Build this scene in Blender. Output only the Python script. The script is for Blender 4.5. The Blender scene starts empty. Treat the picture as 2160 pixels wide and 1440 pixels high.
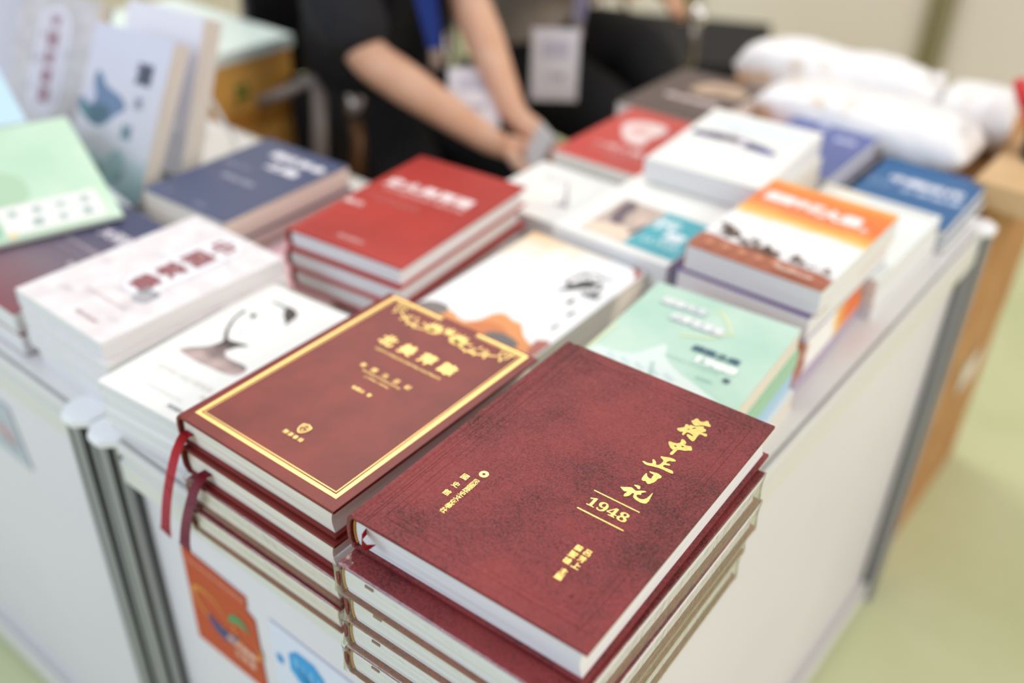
import bpy, bmesh, math, random
from mathutils import Vector, Matrix
from mathutils.geometry import tessellate_polygon
S = bpy.context.scene
COL = S.collection
R = math.radians
random.seed(4)

# ------------------------------------------------------------------ camera
cd = bpy.data.cameras.new('camera')
cam = bpy.data.objects.new('camera', cd)
COL.objects.link(cam)
S.camera = cam
cam.location = (0.7133, -0.32645, 1.2871)
cam.rotation_euler = (0.97986, -0.02496, 0.67753)
cd.sensor_width = 36
cd.lens = 36 * 2083.5 / 2160
cd.clip_start = 0.02
cd.dof.use_dof = True
cd.dof.focus_distance = 0.655
cd.dof.aperture_fstop = 2.2
cd.dof.aperture_blades = 0

# ------------------------------------------------------------------ light
S.view_settings.view_transform = 'Standard'
S.view_settings.look = 'None'
S.view_settings.gamma = 1
S.view_settings.use_curve_mapping = False
S.view_settings.exposure = 0.0
w = bpy.data.worlds.new('hall_light')
S.world = w
w.use_nodes = True
w.node_tree.nodes['Background'].inputs[0].default_value = (0.88, 0.92, 1.0, 1)
w.node_tree.nodes['Background'].inputs[1].default_value = 0.66

def area(name, loc, target, sx, sy, power, color):
    l = bpy.data.lights.new(name, 'AREA')
    l.shape = 'RECTANGLE'; l.size = sx; l.size_y = sy; l.energy = power; l.color = color
    o = bpy.data.objects.new(name, l); COL.objects.link(o)
    o.location = loc
    o.rotation_euler = (Vector(target) - Vector(loc)).to_track_quat('-Z', 'Y').to_euler()
    o['kind'] = 'structure'
    return o
area('ceiling_lamp', (-1.3, 1.75, 3.2), (-0.1, 0.7, 0.7), 1.5, 1.3, 41, (1.0, 0.93, 0.84))
area('ceiling_lamp', (3.0, 0.7, 2.2), (0.3, 0.4, 0.6), 1.0, 1.0, 42, (1.0, 0.88, 0.74))
area('ceiling_lamp', (-0.9, -2.3, 2.4), (0.1, 0.1, 0.6), 1.6, 1.6, 36, (0.66, 0.80, 1.0))

# ------------------------------------------------------------------ materials
def lin(h):
    if isinstance(h, tuple): v = h
    else:
        h = h.lstrip('#'); v = tuple(int(h[i:i+2], 16) / 255 for i in (0, 2, 4))
    return tuple((c / 12.92 if c <= .04045 else ((c + .055) / 1.055) ** 2.4) for c in v[:3]) + (1,)
MATS = {}
def mat(name, color='#ffffff', rough=.5, metal=0., spec=.5, coat=0.):
    if name in MATS: return MATS[name]
    m = bpy.data.materials.new(name); m.use_nodes = True
    b = m.node_tree.nodes['Principled BSDF']
    b.inputs['Base Color'].default_value = lin(color)
    b.inputs['Roughness'].default_value = rough
    b.inputs['Metallic'].default_value = metal
    b.inputs['Specular IOR Level'].default_value = spec
    b.inputs['Coat Weight'].default_value = coat
    m.diffuse_color = lin(color)
    MATS[name] = m
    return m
def nodes(m): return m.node_tree.nodes, m.node_tree.links, m.node_tree.nodes['Principled BSDF']
def ink(hexc, rough=.5):
    return mat('print_' + hexc.lstrip('#'), hexc, rough)
def ramp(N, pts, interp='LINEAR'):
    r = N.new('ShaderNodeValToRGB'); r.color_ramp.interpolation = interp
    e = r.color_ramp.elements
    while len(e) < len(pts): e.new(.5)
    for k, (p, c) in enumerate(pts): e[k].position = p; e[k].color = lin(c)
    return r
def noisy(m, c1, c2, scale, detail=4, bump=0., bscale=None, lo=.35, hi=.65, dist=0.001, rough=None):
    N, L, B = nodes(m)
    tc = N.new('ShaderNodeTexCoord')
    n = N.new('ShaderNodeTexNoise'); n.inputs['Scale'].default_value = scale; n.inputs['Detail'].default_value = detail
    L.new(tc.outputs['Object'], n.inputs['Vector'])
    r = ramp(N, [(lo, c1), (hi, c2)])
    L.new(n.outputs['Fac'], r.inputs[0]); L.new(r.outputs[0], B.inputs['Base Color'])
    if bump:
        n2 = N.new('ShaderNodeTexNoise'); n2.inputs['Scale'].default_value = bscale or scale; n2.inputs['Detail'].default_value = 5
        L.new(tc.outputs['Object'], n2.inputs['Vector'])
        bp = N.new('ShaderNodeBump'); bp.inputs['Strength'].default_value = bump; bp.inputs['Distance'].default_value = dist
        L.new(n2.outputs['Fac'], bp.inputs['Height']); L.new(bp.outputs[0], B.inputs['Normal'])
    return m
# mottled burgundy imitation leather of the diaries
def leather_mottled():
    m = mat('mottled_burgundy_leather', '#7a2c33', .44, 0, .80, .0)
    m.node_tree.nodes['Principled BSDF'].inputs['Specular Tint'].default_value = (1.0, .56, .54, 1)
    N, L, B = nodes(m)
    tc = N.new('ShaderNodeTexCoord')
    big = N.new('ShaderNodeTexNoise'); big.inputs['Scale'].default_value = 17; big.inputs['Detail'].default_value = 3
    mid = N.new('ShaderNodeTexNoise'); mid.inputs['Scale'].default_value = 620; mid.inputs['Detail'].default_value = 5; mid.inputs['Roughness'].default_value = .72
    wr = N.new('ShaderNodeTexVoronoi'); wr.feature = 'DISTANCE_TO_EDGE'; wr.inputs['Scale'].default_value = 800
    dn = N.new('ShaderNodeTexNoise'); dn.inputs['Scale'].default_value = 150
    mx = N.new('ShaderNodeMixRGB'); mx.inputs[0].default_value = .02
    L.new(tc.outputs['Object'], mx.inputs[1]); L.new(dn.outputs['Color'], mx.inputs[2])
    for n in (big, mid, dn): L.new(tc.outputs['Object'], n.inputs['Vector'])
    L.new(mx.outputs[0], wr.inputs['Vector'])
    ad = N.new('ShaderNodeMath'); ad.operation = 'ADD'; of = N.new('ShaderNodeMath'); of.operation = 'ADD'; of.inputs[1].default_value = .235
    ml = N.new('ShaderNodeMath'); ml.operation = 'MULTIPLY'; ml.inputs[1].default_value = .55
    L.new(big.outputs['Fac'], ml.inputs[0])
    L.new(ml.outputs[0], of.inputs[0]); L.new(of.outputs[0], ad.inputs[0]); L.new(mid.outputs['Fac'], ad.inputs[1])
    r = ramp(N, [(.40, '#210a0d'), (.46, '#652327'), (.53, '#8a3233'), (.66, '#9c3f3c')])
    sc = N.new('ShaderNodeMath'); sc.operation = 'MULTIPLY'; sc.inputs[1].default_value = .5
    L.new(ad.outputs[0], sc.inputs[0]); L.new(sc.outputs[0], r.inputs[0])
    L.new(r.outputs[0], B.inputs['Base Color'])
    bp = N.new('ShaderNodeBump'); bp.inputs['Strength'].default_value = .6; bp.inputs['Distance'].default_value = .0005
    h = N.new('ShaderNodeMath'); h.operation = 'MINIMUM'; h.inputs[1].default_value = .18
    L.new(wr.outputs['Distance'], h.inputs[0])
    h2 = N.new('ShaderNodeMath'); h2.operation = 'ADD'
    L.new(h.outputs[0], h2.inputs[0]); L.new(mid.outputs['Fac'], h2.inputs[1])
    L.new(h2.outputs[0], bp.inputs['Height']); L.new(bp.outputs[0], B.inputs['Normal'])
    return m
LEATHER = leather_mottled()
LEATHER2 = noisy(mat('smooth_burgundy_leather', '#7c2a2c', .42, 0, .80, .0), '#6e2220', '#802c27', 30, 4, .45, 900, dist=.0004)
LEATHER2.node_tree.nodes['Principled BSDF'].inputs['Specular Tint'].default_value = (1.0, .52, .47, 1)
GOLD = mat('gold_foil', '#ffdc86', .35, .4)
def gold_fleck():
    m = mat('speckled_gold_foil', '#ffe07a', .3, .4)
    N, L, B = nodes(m)
    tc = N.new('ShaderNodeTexCoord'); n = N.new('ShaderNodeTexNoise'); n.inputs['Scale'].default_value = 2200; n.inputs['Detail'].default_value = 2
    L.new(tc.outputs['Object'], n.inputs['Vector'])
    r = ramp(N, [(.36, '#d69a3a'), (.48, '#fbdc6c'), (.60, '#fff2a0')]); L.new(n.outputs['Fac'], r.inputs[0]); L.new(r.outputs[0], B.inputs['Base Color'])
    return m
GOLDF = gold_fleck()
def pages(name, c1, c2, scale=1400):
    m = mat(name, c1, .75, 0, .2)
    N, L, B = nodes(m)
    tc = N.new('ShaderNodeTexCoord'); mp = N.new('ShaderNodeMapping'); mp.inputs['Scale'].default_value = (6, 6, scale)
    n = N.new('ShaderNodeTexNoise'); n.inputs['Scale'].default_value = 1; n.inputs['Detail'].default_value = 3
    L.new(tc.outputs['Object'], mp.inputs[0]); L.new(mp.outputs[0], n.inputs['Vector'])
    r = ramp(N, [(.35, c2), (.55, c1)]); L.new(n.outputs['Fac'], r.inputs[0]); L.new(r.outputs[0], B.inputs['Base Color'])
    bp = N.new('ShaderNodeBump'); bp.inputs['Strength'].default_value = .5; bp.inputs['Distance'].default_value = .0004
    L.new(n.outputs['Fac'], bp.inputs['Height']); L.new(bp.outputs[0], B.inputs['Normal'])
    return m
PAGE = pages('white_page_edges', '#ecebea', '#d8d7d6')
PAGE2 = pages('ivory_page_edges', '#efe8dc', '#cfc5b6')
def film():
    m = bpy.data.materials.new('clear_shrink_film'); m.use_nodes = True
    N = m.node_tree.nodes; L = m.node_tree.links; N.clear()
    o = N.new('ShaderNodeOutputMaterial'); t = N.new('ShaderNodeBsdfTransparent'); t.inputs[0].default_value = (.99, .99, .99, 1)
    g = N.new('ShaderNodeBsdfGlossy'); g.inputs['Roughness'].default_value = .07
    lw = N.new('ShaderNodeFresnel'); lw.inputs['IOR'].default_value = 1.5
    tc = N.new('ShaderNodeTexCoord')
    n = N.new('ShaderNodeTexNoise'); n.inputs['Scale'].default_value = 90; n.inputs['Detail'].default_value = 6; n.inputs['Distortion'].default_value = 1.2
    n2 = N.new('ShaderNodeTexNoise'); n2.inputs['Scale'].default_value = 700; n2.inputs['Detail'].default_value = 3
    L.new(tc.outputs['Object'], n.inputs['Vector']); L.new(tc.outputs['Object'], n2.inputs['Vector'])
    a = N.new('ShaderNodeMath'); a.operation = 'MULTIPLY_ADD'; a.inputs[1].default_value = .15; L.new(n2.outputs['Fac'], a.inputs[0]); L.new(n.outputs['Fac'], a.inputs[2])
    b = N.new('ShaderNodeBump'); b.inputs['Strength'].default_value = .8; b.inputs['Distance'].default_value = .0012
    L.new(a.outputs[0], b.inputs['Height']); L.new(b.outputs[0], g.inputs['Normal']); L.new(b.outputs[0], lw.inputs['Normal'])
    mu = N.new('ShaderNodeMath'); mu.operation = 'MULTIPLY_ADD'; mu.inputs[1].default_value = 1.5; mu.inputs[2].default_value = .02
    ge = N.new('ShaderNodeNewGeometry'); fr = N.new('ShaderNodeMath'); fr.operation = 'SUBTRACT'; fr.inputs[0].default_value = 1; L.new(ge.outputs['Backfacing'], fr.inputs[1])
    ff = N.new('ShaderNodeMath'); ff.operation = 'MULTIPLY'; L.new(lw.outputs[0], ff.inputs[0]); L.new(fr.outputs[0], ff.inputs[1])
    L.new(ff.outputs[0], mu.inputs[0])
    mx = N.new('ShaderNodeMixShader'); L.new(mu.outputs[0], mx.inputs[0]); L.new(t.outputs[0], mx.inputs[1]); L.new(g.outputs[0], mx.inputs[2])
    L.new(mx.outputs[0], o.inputs[0])
    return m
FILM = film()
WHITE = noisy(mat('white_laminate', '#eceae6', .32), '#eceae6', '#e4e2de', 3)
PANEL = noisy(mat('panel_laminate', '#e5e1e8', .4), '#e6e2e9', '#e0dce3', 2)
CAPW = mat('white_plastic_cap', '#f6f6f6', .35)
def alu():
    m = mat('brushed_aluminium', '#a9aaa8', .42, .15)
    N, L, B = nodes(m); tc = N.new('ShaderNodeTexCoord'); mp = N.new('ShaderNodeMapping'); mp.inputs['Scale'].default_value = (300, 300, 3)
    n = N.new('ShaderNodeTexNoise'); L.new(tc.outputs['Object'], mp.inputs[0]); L.new(mp.outputs[0], n.inputs['Vector']); n.inputs['Scale'].default_value = 1
    r = ramp(N, [(.3, '#8f8f92'), (.7, '#a9a9ac')]); L.new(n.outputs['Fac'], r.inputs[0]); L.new(r.outputs[0], B.inputs['Base Color'])
    return m
ALU = alu()
DARK = mat('dark_groove', '#2c2f30', .6)
CARD = noisy(mat('corrugated_cardboard', '#b98a58', .8, 0, .2), '#b08050', '#c09262', 12, 5, .2, 60)
CARDG = noisy(mat('golden_cardboard', '#9a6420', .6), '#dea34c', '#e8b05a', 8, 4)

# ------------------------------------------------------------------ helpers
def link(name, bm, mats, parent=None, smooth=False, loc=None, rot=None):
    me = bpy.data.meshes.new(name); bm.to_mesh(me); bm.free()
    for m in (mats if isinstance(mats, (list, tuple)) else [mats]): me.materials.append(m)
    if smooth:
        for p in me.polygons: p.use_smooth = True
    o = bpy.data.objects.new(name, me); COL.objects.link(o)
    if parent: o.parent = parent
    if loc: o.location = loc
    if rot: o.rotation_euler = rot
    return o
def empty(name, loc=(0, 0, 0), rot=(0, 0, 0)):
    o = bpy.data.objects.new(name, None); COL.objects.link(o); o.empty_display_size = .05
    o.location = loc; o.rotation_euler = rot
    return o
def tag(o, label, cat, group=None):
    o['label'] = label; o['category'] = cat
    if group: o['group'] = group
    return o
def struct(o): o['kind'] = 'structure'; return o
def box(bm, x0, x1, y0, y1, z0, z1, bev=0, mi=0):
    v = [bm.verts.new(p) for p in ((x0,y0,z0),(x1,y0,z0),(x1,y1,z0),(x0,y1,z0),(x0,y0,z1),(x1,y0,z1),(x1,y1,z1),(x0,y1,z1))]
    f = [bm.faces.new([v[i] for i in q]) for q in ((3,2,1,0),(4,5,6,7),(0,1,5,4),(1,2,6,5),(2,3,7,6),(3,0,4,7))]
    for q in f: q.material_index = mi
    if bev:
        es = list({e for q in f for e in q.edges})
        r = bmesh.ops.bevel(bm, geom=es, offset=bev, segments=2, profile=.7, affect='EDGES')
        for q in r['faces']: q.material_index = mi
    return bm
def extrude_profile(bm, prof, y0, y1, close=True, caps=True, mi=0):
    """prof: (x,z) closed loop, swept along y"""
    a = [bm.verts.new((x, y0, z)) for x, z in prof]; b = [bm.verts.new((x, y1, z)) for x, z in prof]
    n = len(prof)
    for i in range(n if close else n - 1):
        f = bm.faces.new((a[i], a[(i+1) % n], b[(i+1) % n], b[i])); f.material_index = mi
    if caps:
        for loop, y, flip in ((prof, y0, False), (prof, y1, True)):
            vs = a if not flip else b
            for t in tessellate_polygon([[Vector((x, z, 0)) for x, z in loop]]):
                try:
                    f = bm.faces.new([vs[i] for i in (t if not flip else t[::-1])]); f.material_index = mi
                except ValueError: pass
    bmesh.ops.recalc_face_normals(bm, faces=bm.faces)
    return bm
def chaikin(P, n=1):
    for _ in range(n):
        Q = []
        for i in range(len(P)):
            a, b = P[i], P[(i+1) % len(P)]
            Q += [(a[0]*.75+b[0]*.25, a[1]*.75+b[1]*.25), (a[0]*.25+b[0]*.75, a[1]*.25+b[1]*.75)]
        P = Q
    return P
def tube(bm, pts, r, seg=8, mi=0, flat=None):
    """swept tube through points; r float or list"""
    pts = [Vector(p) for p in pts]; rings = []
    for i, p in enumerate(pts):
        d = (pts[min(i+1, len(pts)-1)] - pts[max(i-1, 0)]).normalized()
        up = Vector((0, 0, 1)) if abs(d.z) < .95 else Vector((1, 0, 0))
        s = d.cross(up).normalized(); t = s.cross(d)
        rr = r[i] if isinstance(r, (list, tuple)) else r
        rings.append([bm.verts.new(p + s*rr*math.cos(2*math.pi*k/seg) + t*rr*(flat or 1)*math.sin(2*math.pi*k/seg)) for k in range(seg)])
    for a, b in zip(rings, rings[1:]):
        for k in range(seg):
            f = bm.faces.new((a[k], a[(k+1) % seg], b[(k+1) % seg], b[k])); f.material_index = mi; f.smooth = True
    for q in (rings[0][::-1], rings[-1]): bm.faces.new(q).material_index = mi
    return bm
_fc = {}
def glyphs(s):
    """triangles of a string in font units"""
    k = s
    if k not in _fc:
        c = bpy.data.curves.new('lettering_source', 'FONT'); c.body = s; c.resolution_u = 4
        o = bpy.data.objects.new('lettering_source', c); COL.objects.link(o)
        dg = bpy.context.evaluated_depsgraph_get(); dg.update()
        me = o.evaluated_get(dg).to_mesh()
        V = [(v.co.x, v.co.y) for v in me.vertices]; F = [tuple(p.vertices) for p in me.polygons]
        o.evaluated_get(dg).to_mesh_clear()
        bpy.data.objects.remove(o); bpy.data.curves.remove(c)
        xs = [v[0] for v in V] or [0]; ys = [v[1] for v in V] or [0]
        _fc[k] = (V, F, (min(xs), max(xs), min(ys), max(ys)))
    return _fc[k]
class Art:
    """flat printing on a cover, millimetres from the front left cover corner"""
    def __init__(s, z): s.bm = bmesh.new(); s.m = []; s.z = z; s.k = 0
    def mi(s, m):
        if m not in s.m: s.m.append(m)
        return s.m.index(m)
    def lift(s, up): s.k += up; return s.z + .00015 + .00006 * s.k
    def poly(s, P, m, sm=0, holes=(), up=1):
        if isinstance(m, str): m = ink(m)
        i = s.mi(m); z = s.lift(up)
        if sm: P = chaikin(P, sm)
        loops = [P] + [list(h) for h in holes]
        fl = [p for l in loops for p in l]; vs = [s.bm.verts.new((x/1000, y/1000, z)) for x, y in fl]
        for t in tessellate_polygon([[Vector((x, y, 0)) for x, y in l] for l in loops]):
            f = s.bm.faces.new([vs[j] for j in t]); f.material_index = i
            f.normal_update()
            if f.normal.z < 0: f.normal_flip()
    def rect(s, x0, y0, x1, y1, m, up=1): s.poly([(x0,y0),(x1,y0),(x1,y1),(x0,y1)], m, 0, (), up)
    def frame(s, x0, y0, x1, y1, t, m, gap=None):
        s.rect(x0, y0, x0+t, y1, m); s.rect(x1-t, y0, x1, y1, m, 0); s.rect(x0+t, y0, x1-t, y0+t, m, 0)
        if gap: s.rect(x0+t, y1-t, gap[0], y1, m, 0); s.rect(gap[1], y1-t, x1-t, y1, m, 0)
        else: s.rect(x0+t, y1-t, x1-t, y1, m, 0)
    def stroke(s, pts, wd, m, up=0):
        """polyline ribbon; wd = number or list"""
        n = len(pts); W = wd if isinstance(wd, (list, tuple)) else [wd]*n; Lf, Rt = [], []
        for i in range(n):
            a = Vector(pts[max(i-1, 0)]); b = Vector(pts[min(i+1, n-1)]); d = (b-a).normalized(); q = Vector((-d.y, d.x))
            Lf.append(tuple(Vector(pts[i]) + q*W[i]/2)); Rt.append(tuple(Vector(pts[i]) - q*W[i]/2))
        z = s.lift(up); i = s.mi(m if not isinstance(m, str) else ink(m))
        for k in range(n-1):
            vs = [s.bm.verts.new((x/1000, y/1000, z)) for x, y in (Rt[k], Rt[k+1], Lf[k+1], Lf[k])]
            s.bm.faces.new(vs).material_index = i
    def text(s, t, x, y, h, m, bold=.0, width=None, ang=0, up=1, center=True, sq=1.):
        """h = character height; centred on x, baseline-centred on y"""
        if isinstance(m, str): m = ink(m)
        V, F, b = glyphs(t)
        if not V: return
        k = h / max(b[3]-b[2], .45); kx = k*sq if width is None else width/(b[1]-b[0])
        cx = (b[0]+b[1])/2 if center else b[0]; cy = (b[2]+b[3])/2
        c, sn = math.cos(ang), math.sin(ang); z = s.lift(up); i = s.mi(m)
        offs = [(0, 0)] if bold <= .001 else [(bold*math.cos(a), bold*math.sin(a)) for a in [q*math.pi/3 for q in range(6)]]
        for n_, (ox, oy) in enumerate(offs):
            vs = []
            for vx, vy in V:
                px, py = (vx-cx+ox)*kx, (vy-cy+oy)*k
                vs.append(s.bm.verts.new(((x+px*c-py*sn)/1000, (y+px*sn+py*c)/1000, z+n_*.000004)))
            for f in F:
                try: q = s.bm.faces.new([vs[j] for j in f]); q.material_index = i
                except ValueError: pass
    def column(s, t, x, y, h, step, m, bold=0., sq=1.):
        for n, ch in enumerate(t): s.text(ch, x, y-n*step, h, m, bold, up=0, sq=sq)
    def row(s, t, x0, x1, y, h, m, bold=0., sq=1.):
        n = len(t)
        for k, ch in enumerate(t): s.text(ch, x0+(x1-x0)*(k/(n-1) if n > 1 else .5), y, h, m, bold, up=0, sq=sq)
    def done(s, parent, name='cover_print'):
        return link(name, s.bm, s.m, parent)

# ------------------------------------------------------------------ books
def hard_profile(wd, t, b=.0026):
    sp = .0018
    out = [(wd, t), (.0105, t), (.0085, t-.0007), (.0068, t-.0007), (.005, t), (.002, t-.0004)]
    n = 9
    for k in range(n+1):
        a = math.pi/2 + math.pi*k/n
        out.append((.001 + sp*1.6*math.cos(a), t/2 + (t/2-.0022)*math.sin(a)))
    out += [(.002, .0004), (.005, 0), (.0068, .0007), (.0085, .0007), (.0105, 0), (wd, 0)]
    inn = [(wd, b), (.010, b), (.0045, b)]
    for k in range(n+1):
        a = 3*math.pi/2 - math.pi*k/n
        inn.append((.0035 + sp*1.3*math.cos(a), t/2 + (t/2-b-.0012)*math.sin(a)))
    inn += [(.0045, t-b), (.010, t-b), (wd, t-b)]
    return out + inn
def hardback(name, wd, ln, t, cover, page, art=None, ribbon=None, headband=True, wrap=False, emboss=None, spine=None, hb=None):
    root = empty(name)
    bm = extrude_profile(bmesh.new(), hard_profile(wd, t), 0, ln)
    bmesh.ops.remove_doubles(bm, verts=bm.verts, dist=1e-6)
    sharp = [e for e in bm.edges if len(e.link_faces) == 2 and e.calc_face_angle(0) > 1.2 and all(v.co.x > wd-.0001 or True for v in e.verts)]
    bmesh.ops.bevel(bm, geom=sharp, offset=.0005, segments=2, profile=.6, affect='EDGES')
    c = link('cover', bm, cover, root)
    b = .0026; pr = []
    n = 8
    for k in range(n+1):
        a = 3*math.pi/2 - math.pi*k/n
        pr.append((.0042 + .0022*math.cos(a), t/2 + (t/2-b-.0012)*math.sin(a)))
    pr = [(.007, b)] + pr + [(.007, t-b)]
    for k in range(n+1):
        u = k/n
        pr.append((wd-.0035 - .0025*math.sin(math.pi*u), t-b-(t-2*b)*u))
    link('page_block', extrude_profile(bmesh.new(), pr, .003, ln-.003), page, root)
    if headband:
        for y in (.0026, ln-.0026):
            bm = bmesh.new(); P = []
            for k in range(15):
                a = 3*math.pi/2 - math.pi*k/14
                P.append((.0052 + .0024*math.cos(a), y, t/2 + (t/2-b-.0016)*math.sin(a)))
            tube(bm, P, .0009, 6)
            link('headband', bm, hb or HEADB, root)
    if ribbon: ribbon(root, t)
    if art:
        A = Art(t); art(A); A.done(root, 'lettering')
    if emboss: emboss(root, t)
    if spine: spine(root, t)
    if wrap: shrink(root, wd, ln, t, wrap)
    return root
MAROON_HB = mat('maroon_headband', '#5c1419', .6)
def headband_mat():
    m = mat('striped_headband', '#b8862a', .7); N, L, B = nodes(m)
    tc = N.new('ShaderNodeTexCoord'); wv = N.new('ShaderNodeTexWave'); wv.bands_direction = 'Z'; wv.inputs['Scale'].default_value = 260
    L.new(tc.outputs['Object'], wv.inputs['Vector']); r = ramp(N, [(.4, '#7d1218'), (.6, '#e0aa35')]); L.new(wv.outputs['Fac'], r.inputs[0]); L.new(r.outputs[0], B.inputs['Base Color'])
    return m
HEADB = headband_mat()
RIB1 = mat('scarlet_ribbon', '#cc0c18', .35); RIB2 = mat('crimson_ribbon', '#960f2a', .35)
def shrink(root, wd, ln, t, seed):
    """thin film pulled over the book, wrinkled at its ends"""
    rnd = random.Random(seed); bm = bmesh.new(); g = .0008; nx, ny, nz = 26, 34, 5
    x0, x1, y0, y1, z0, z1 = -.0022-g, wd+g, -g, ln+g, .00002, t-.00002
    import itertools
    def P(u, v, q):
        x = x0+(x1-x0)*u; y = y0+(y1-y0)*v; z = z0+(z1-z0)*q
        e = min(v, 1-v); zz = abs(q-.5)
        s = math.sin(math.pi*q)
        if v in (0, 1): y += (1 if v == 0 else -1) * (.0006 + .0013*s*abs(math.sin(u*37+seed))) * s
        if u in (0, 1): x += (1 if u == 0 else -1) * .0008 * s * abs(math.sin(v*51+seed*2))
        return (x, y, z)
    grid = {}
    def vert(i, j, k):
        if (i, j, k) not in grid: grid[(i, j, k)] = bm.verts.new(P(i/nx, j/ny, k/nz))
        return grid[(i, j, k)]
    for i in range(nx):
        for k in range(nz):
            bm.faces.new((vert(i,0,k), vert(i+1,0,k), vert(i+1,0,k+1), vert(i,0,k+1)))
            bm.faces.new((vert(i+1,ny,k), vert(i,ny,k), vert(i,ny,k+1), vert(i+1,ny,k+1)))
    for j in range(ny):
        for k in range(nz):
            bm.faces.new((vert(nx,j,k), vert(nx,j+1,k), vert(nx,j+1,k+1), vert(nx,j,k+1)))
            bm.faces.new((vert(0,j+1,k), vert(0,j,k), vert(0,j,k+1), vert(0,j+1,k+1)))
        for i in range(nx):
            bm.faces.new((vert(i,j,nz), vert(i+1,j,nz), vert(i+1,j+1,nz), vert(i,j+1,nz)))
    link('shrink_film', bm, FILM, root, True)
def softcover(name, wd, ln, t, cover, page=None, art=None, printname='cover_print', headband=False):
    root = empty(name); k = .0007
    pr = [(wd, t), (.0012, t), (.0002, t-.0008), (0, t/2), (.0002, .0008), (.0012, 0), (wd, 0), (wd, k), (k*2, k), (k*1.5, t/2), (k*2, t-k), (wd, t-k)]
    link('cover', extrude_profile(bmesh.new(), pr, 0, ln), cover, root)
    bm = bmesh.new(); box(bm, k*2.2, wd-.0004, .0004, ln-.0004, k, t-k)
    link('page_block', bm, page or PAGE, root)
    if art:
        A = Art(t); art(A); A.done(root, printname)
    return root
ZT = .7057
def put(o, x, y, z, yaw, label, cat='book', group=None):
    o.location = (x, y, ZT + z); o.rotation_euler = (0, 0, R(yaw)); tag(o, label, cat, group)
    return o

# ------------------------------------------------------------------ room
b = bmesh.new(); box(b, -4.5, 4, -2.5, 3.9, -.02, 0)
fm = mat('green_carpet', '#bcc29a', .9, 0, .2)
noisy(fm, '#cfd6a6', '#dbe0b6', 3, 6, .6, 220, dist=.004)
struct(link('floor', b, fm))
wm = noisy(mat('booth_wall_panel', '#cdbfae', .55), '#e9ddd2', '#eee4da', .8)
b = bmesh.new(); box(b, -4.5, 4, 3.3, 3.34, 0, 2.6)
struct(link('wall_back', b, wm))
b = bmesh.new(); box(b, -2.64, -2.6, .2, 3.3, 0, 2.6)
struct(link('wall_left', b, noisy(mat('cream_wall_panel', '#d9cdb8', .55), '#e2d8c6', '#e8dece', .8)))
for i, x in enumerate((-2.2, -1.25, -.28, .68, 1.64)):
    b = bmesh.new(); tube(b, [(x, 3.275, 0), (x, 3.275, 2.6)], .024, 8)
    for s in (-1, 1): box(b, x+s*.034-.010, x+s*.034+.010, 3.262, 3.3, 0, 2.6)
    o = struct(link('trim_%d' % (i+1), b, mat('olive_aluminium', '#aa9f82', .5, .3)))
b = bmesh.new(); box(b, -4.5, 4, 3.27, 3.3, .9, .94)
struct(link('trim_6', b, mat('olive_aluminium')))

# ------------------------------------------------------------------ counters
def post(parent, x, y, h=ZT):
    bm = bmesh.new(); n = 8; r = .0205
    prof = []
    for k in range(n):
        a = 2*math.pi*(k+.5)/n; a2 = 2*math.pi*(k+1.5)/n
        p, q = Vector((math.cos(a)*r, math.sin(a)*r)), Vector((math.cos(a2)*r, math.sin(a2)*r))
        m = (p+q)/2; nrm = m.normalized()
        prof += [(p.lerp(q, .06), 0), (p.lerp(q, .30), 0), (p.lerp(q, .34)-nrm*.0045, 1), (p.lerp(q, .66)-nrm*.0045, 1), (p.lerp(q, .70), 0), (p.lerp(q, .94), 0)]
    lo = [bm.verts.new((v.x, v.y, 0)) for v, _ in prof]; hi = [bm.verts.new((v.x, v.y, h-.008)) for v, _ in prof]
    for k in range(len(prof)):
        j = (k+1) % len(prof)
        f = bm.faces.new((lo[k], lo[j], hi[j], hi[k]))
        f.material_index = 1 if prof[k][1] and prof[j][1] else 0
    o = link('post', bm, [ALU, DARK], parent, loc=(x, y, 0))
    bm = bmesh.new(); ring = []
    for rr, z in ((.0205, h-.008), (.0225, h-.007), (.0225, h-.001), (.0205, h+.0008), (.010, h+.0014)):
        ring.append([bm.verts.new((rr*math.cos(2*math.pi*(k+.5)/8), rr*math.sin(2*math.pi*(k+.5)/8), z)) for k in range(8)])
    for a, c in zip(ring, ring[1:]):
        for k in range(8): bm.faces.new((a[k], a[(k+1) % 8], c[(k+1) % 8], c[k]))
    bm.faces.new(ring[-1]); bm.faces.new(ring[0][::-1])
    c = link('post_cap', bm, CAPW, o)
    return o
def rail(parent, ax, x0, x1, y, zt, s, name='rail', hgt=.045):
    """ridged rail; ax 'x' runs along x with outward normal s (in y)"""
    prof = [(0, zt), (.003, zt), (.005, zt-.003), (.005, zt-.010), (.001, zt-.012), (.001, zt-.018), (.005, zt-.020), (.005, zt-hgt+.004), (.003, zt-hgt), (-.022, zt-hgt), (-.022, zt-.006), (0, zt-.006)]
    bm = bmesh.new()
    extrude_profile(bm, prof, x0, x1)
    for v in bm.verts:
        px, py, pz = v.co
        v.co = (py, y + s*px, pz) if ax == 'x' else (y + s*px, py, pz)
    bmesh.ops.recalc_face_normals(bm, faces=bm.faces)
    return link(name, bm, mat('white_rail', '#dddcd6', .4), parent)
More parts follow.
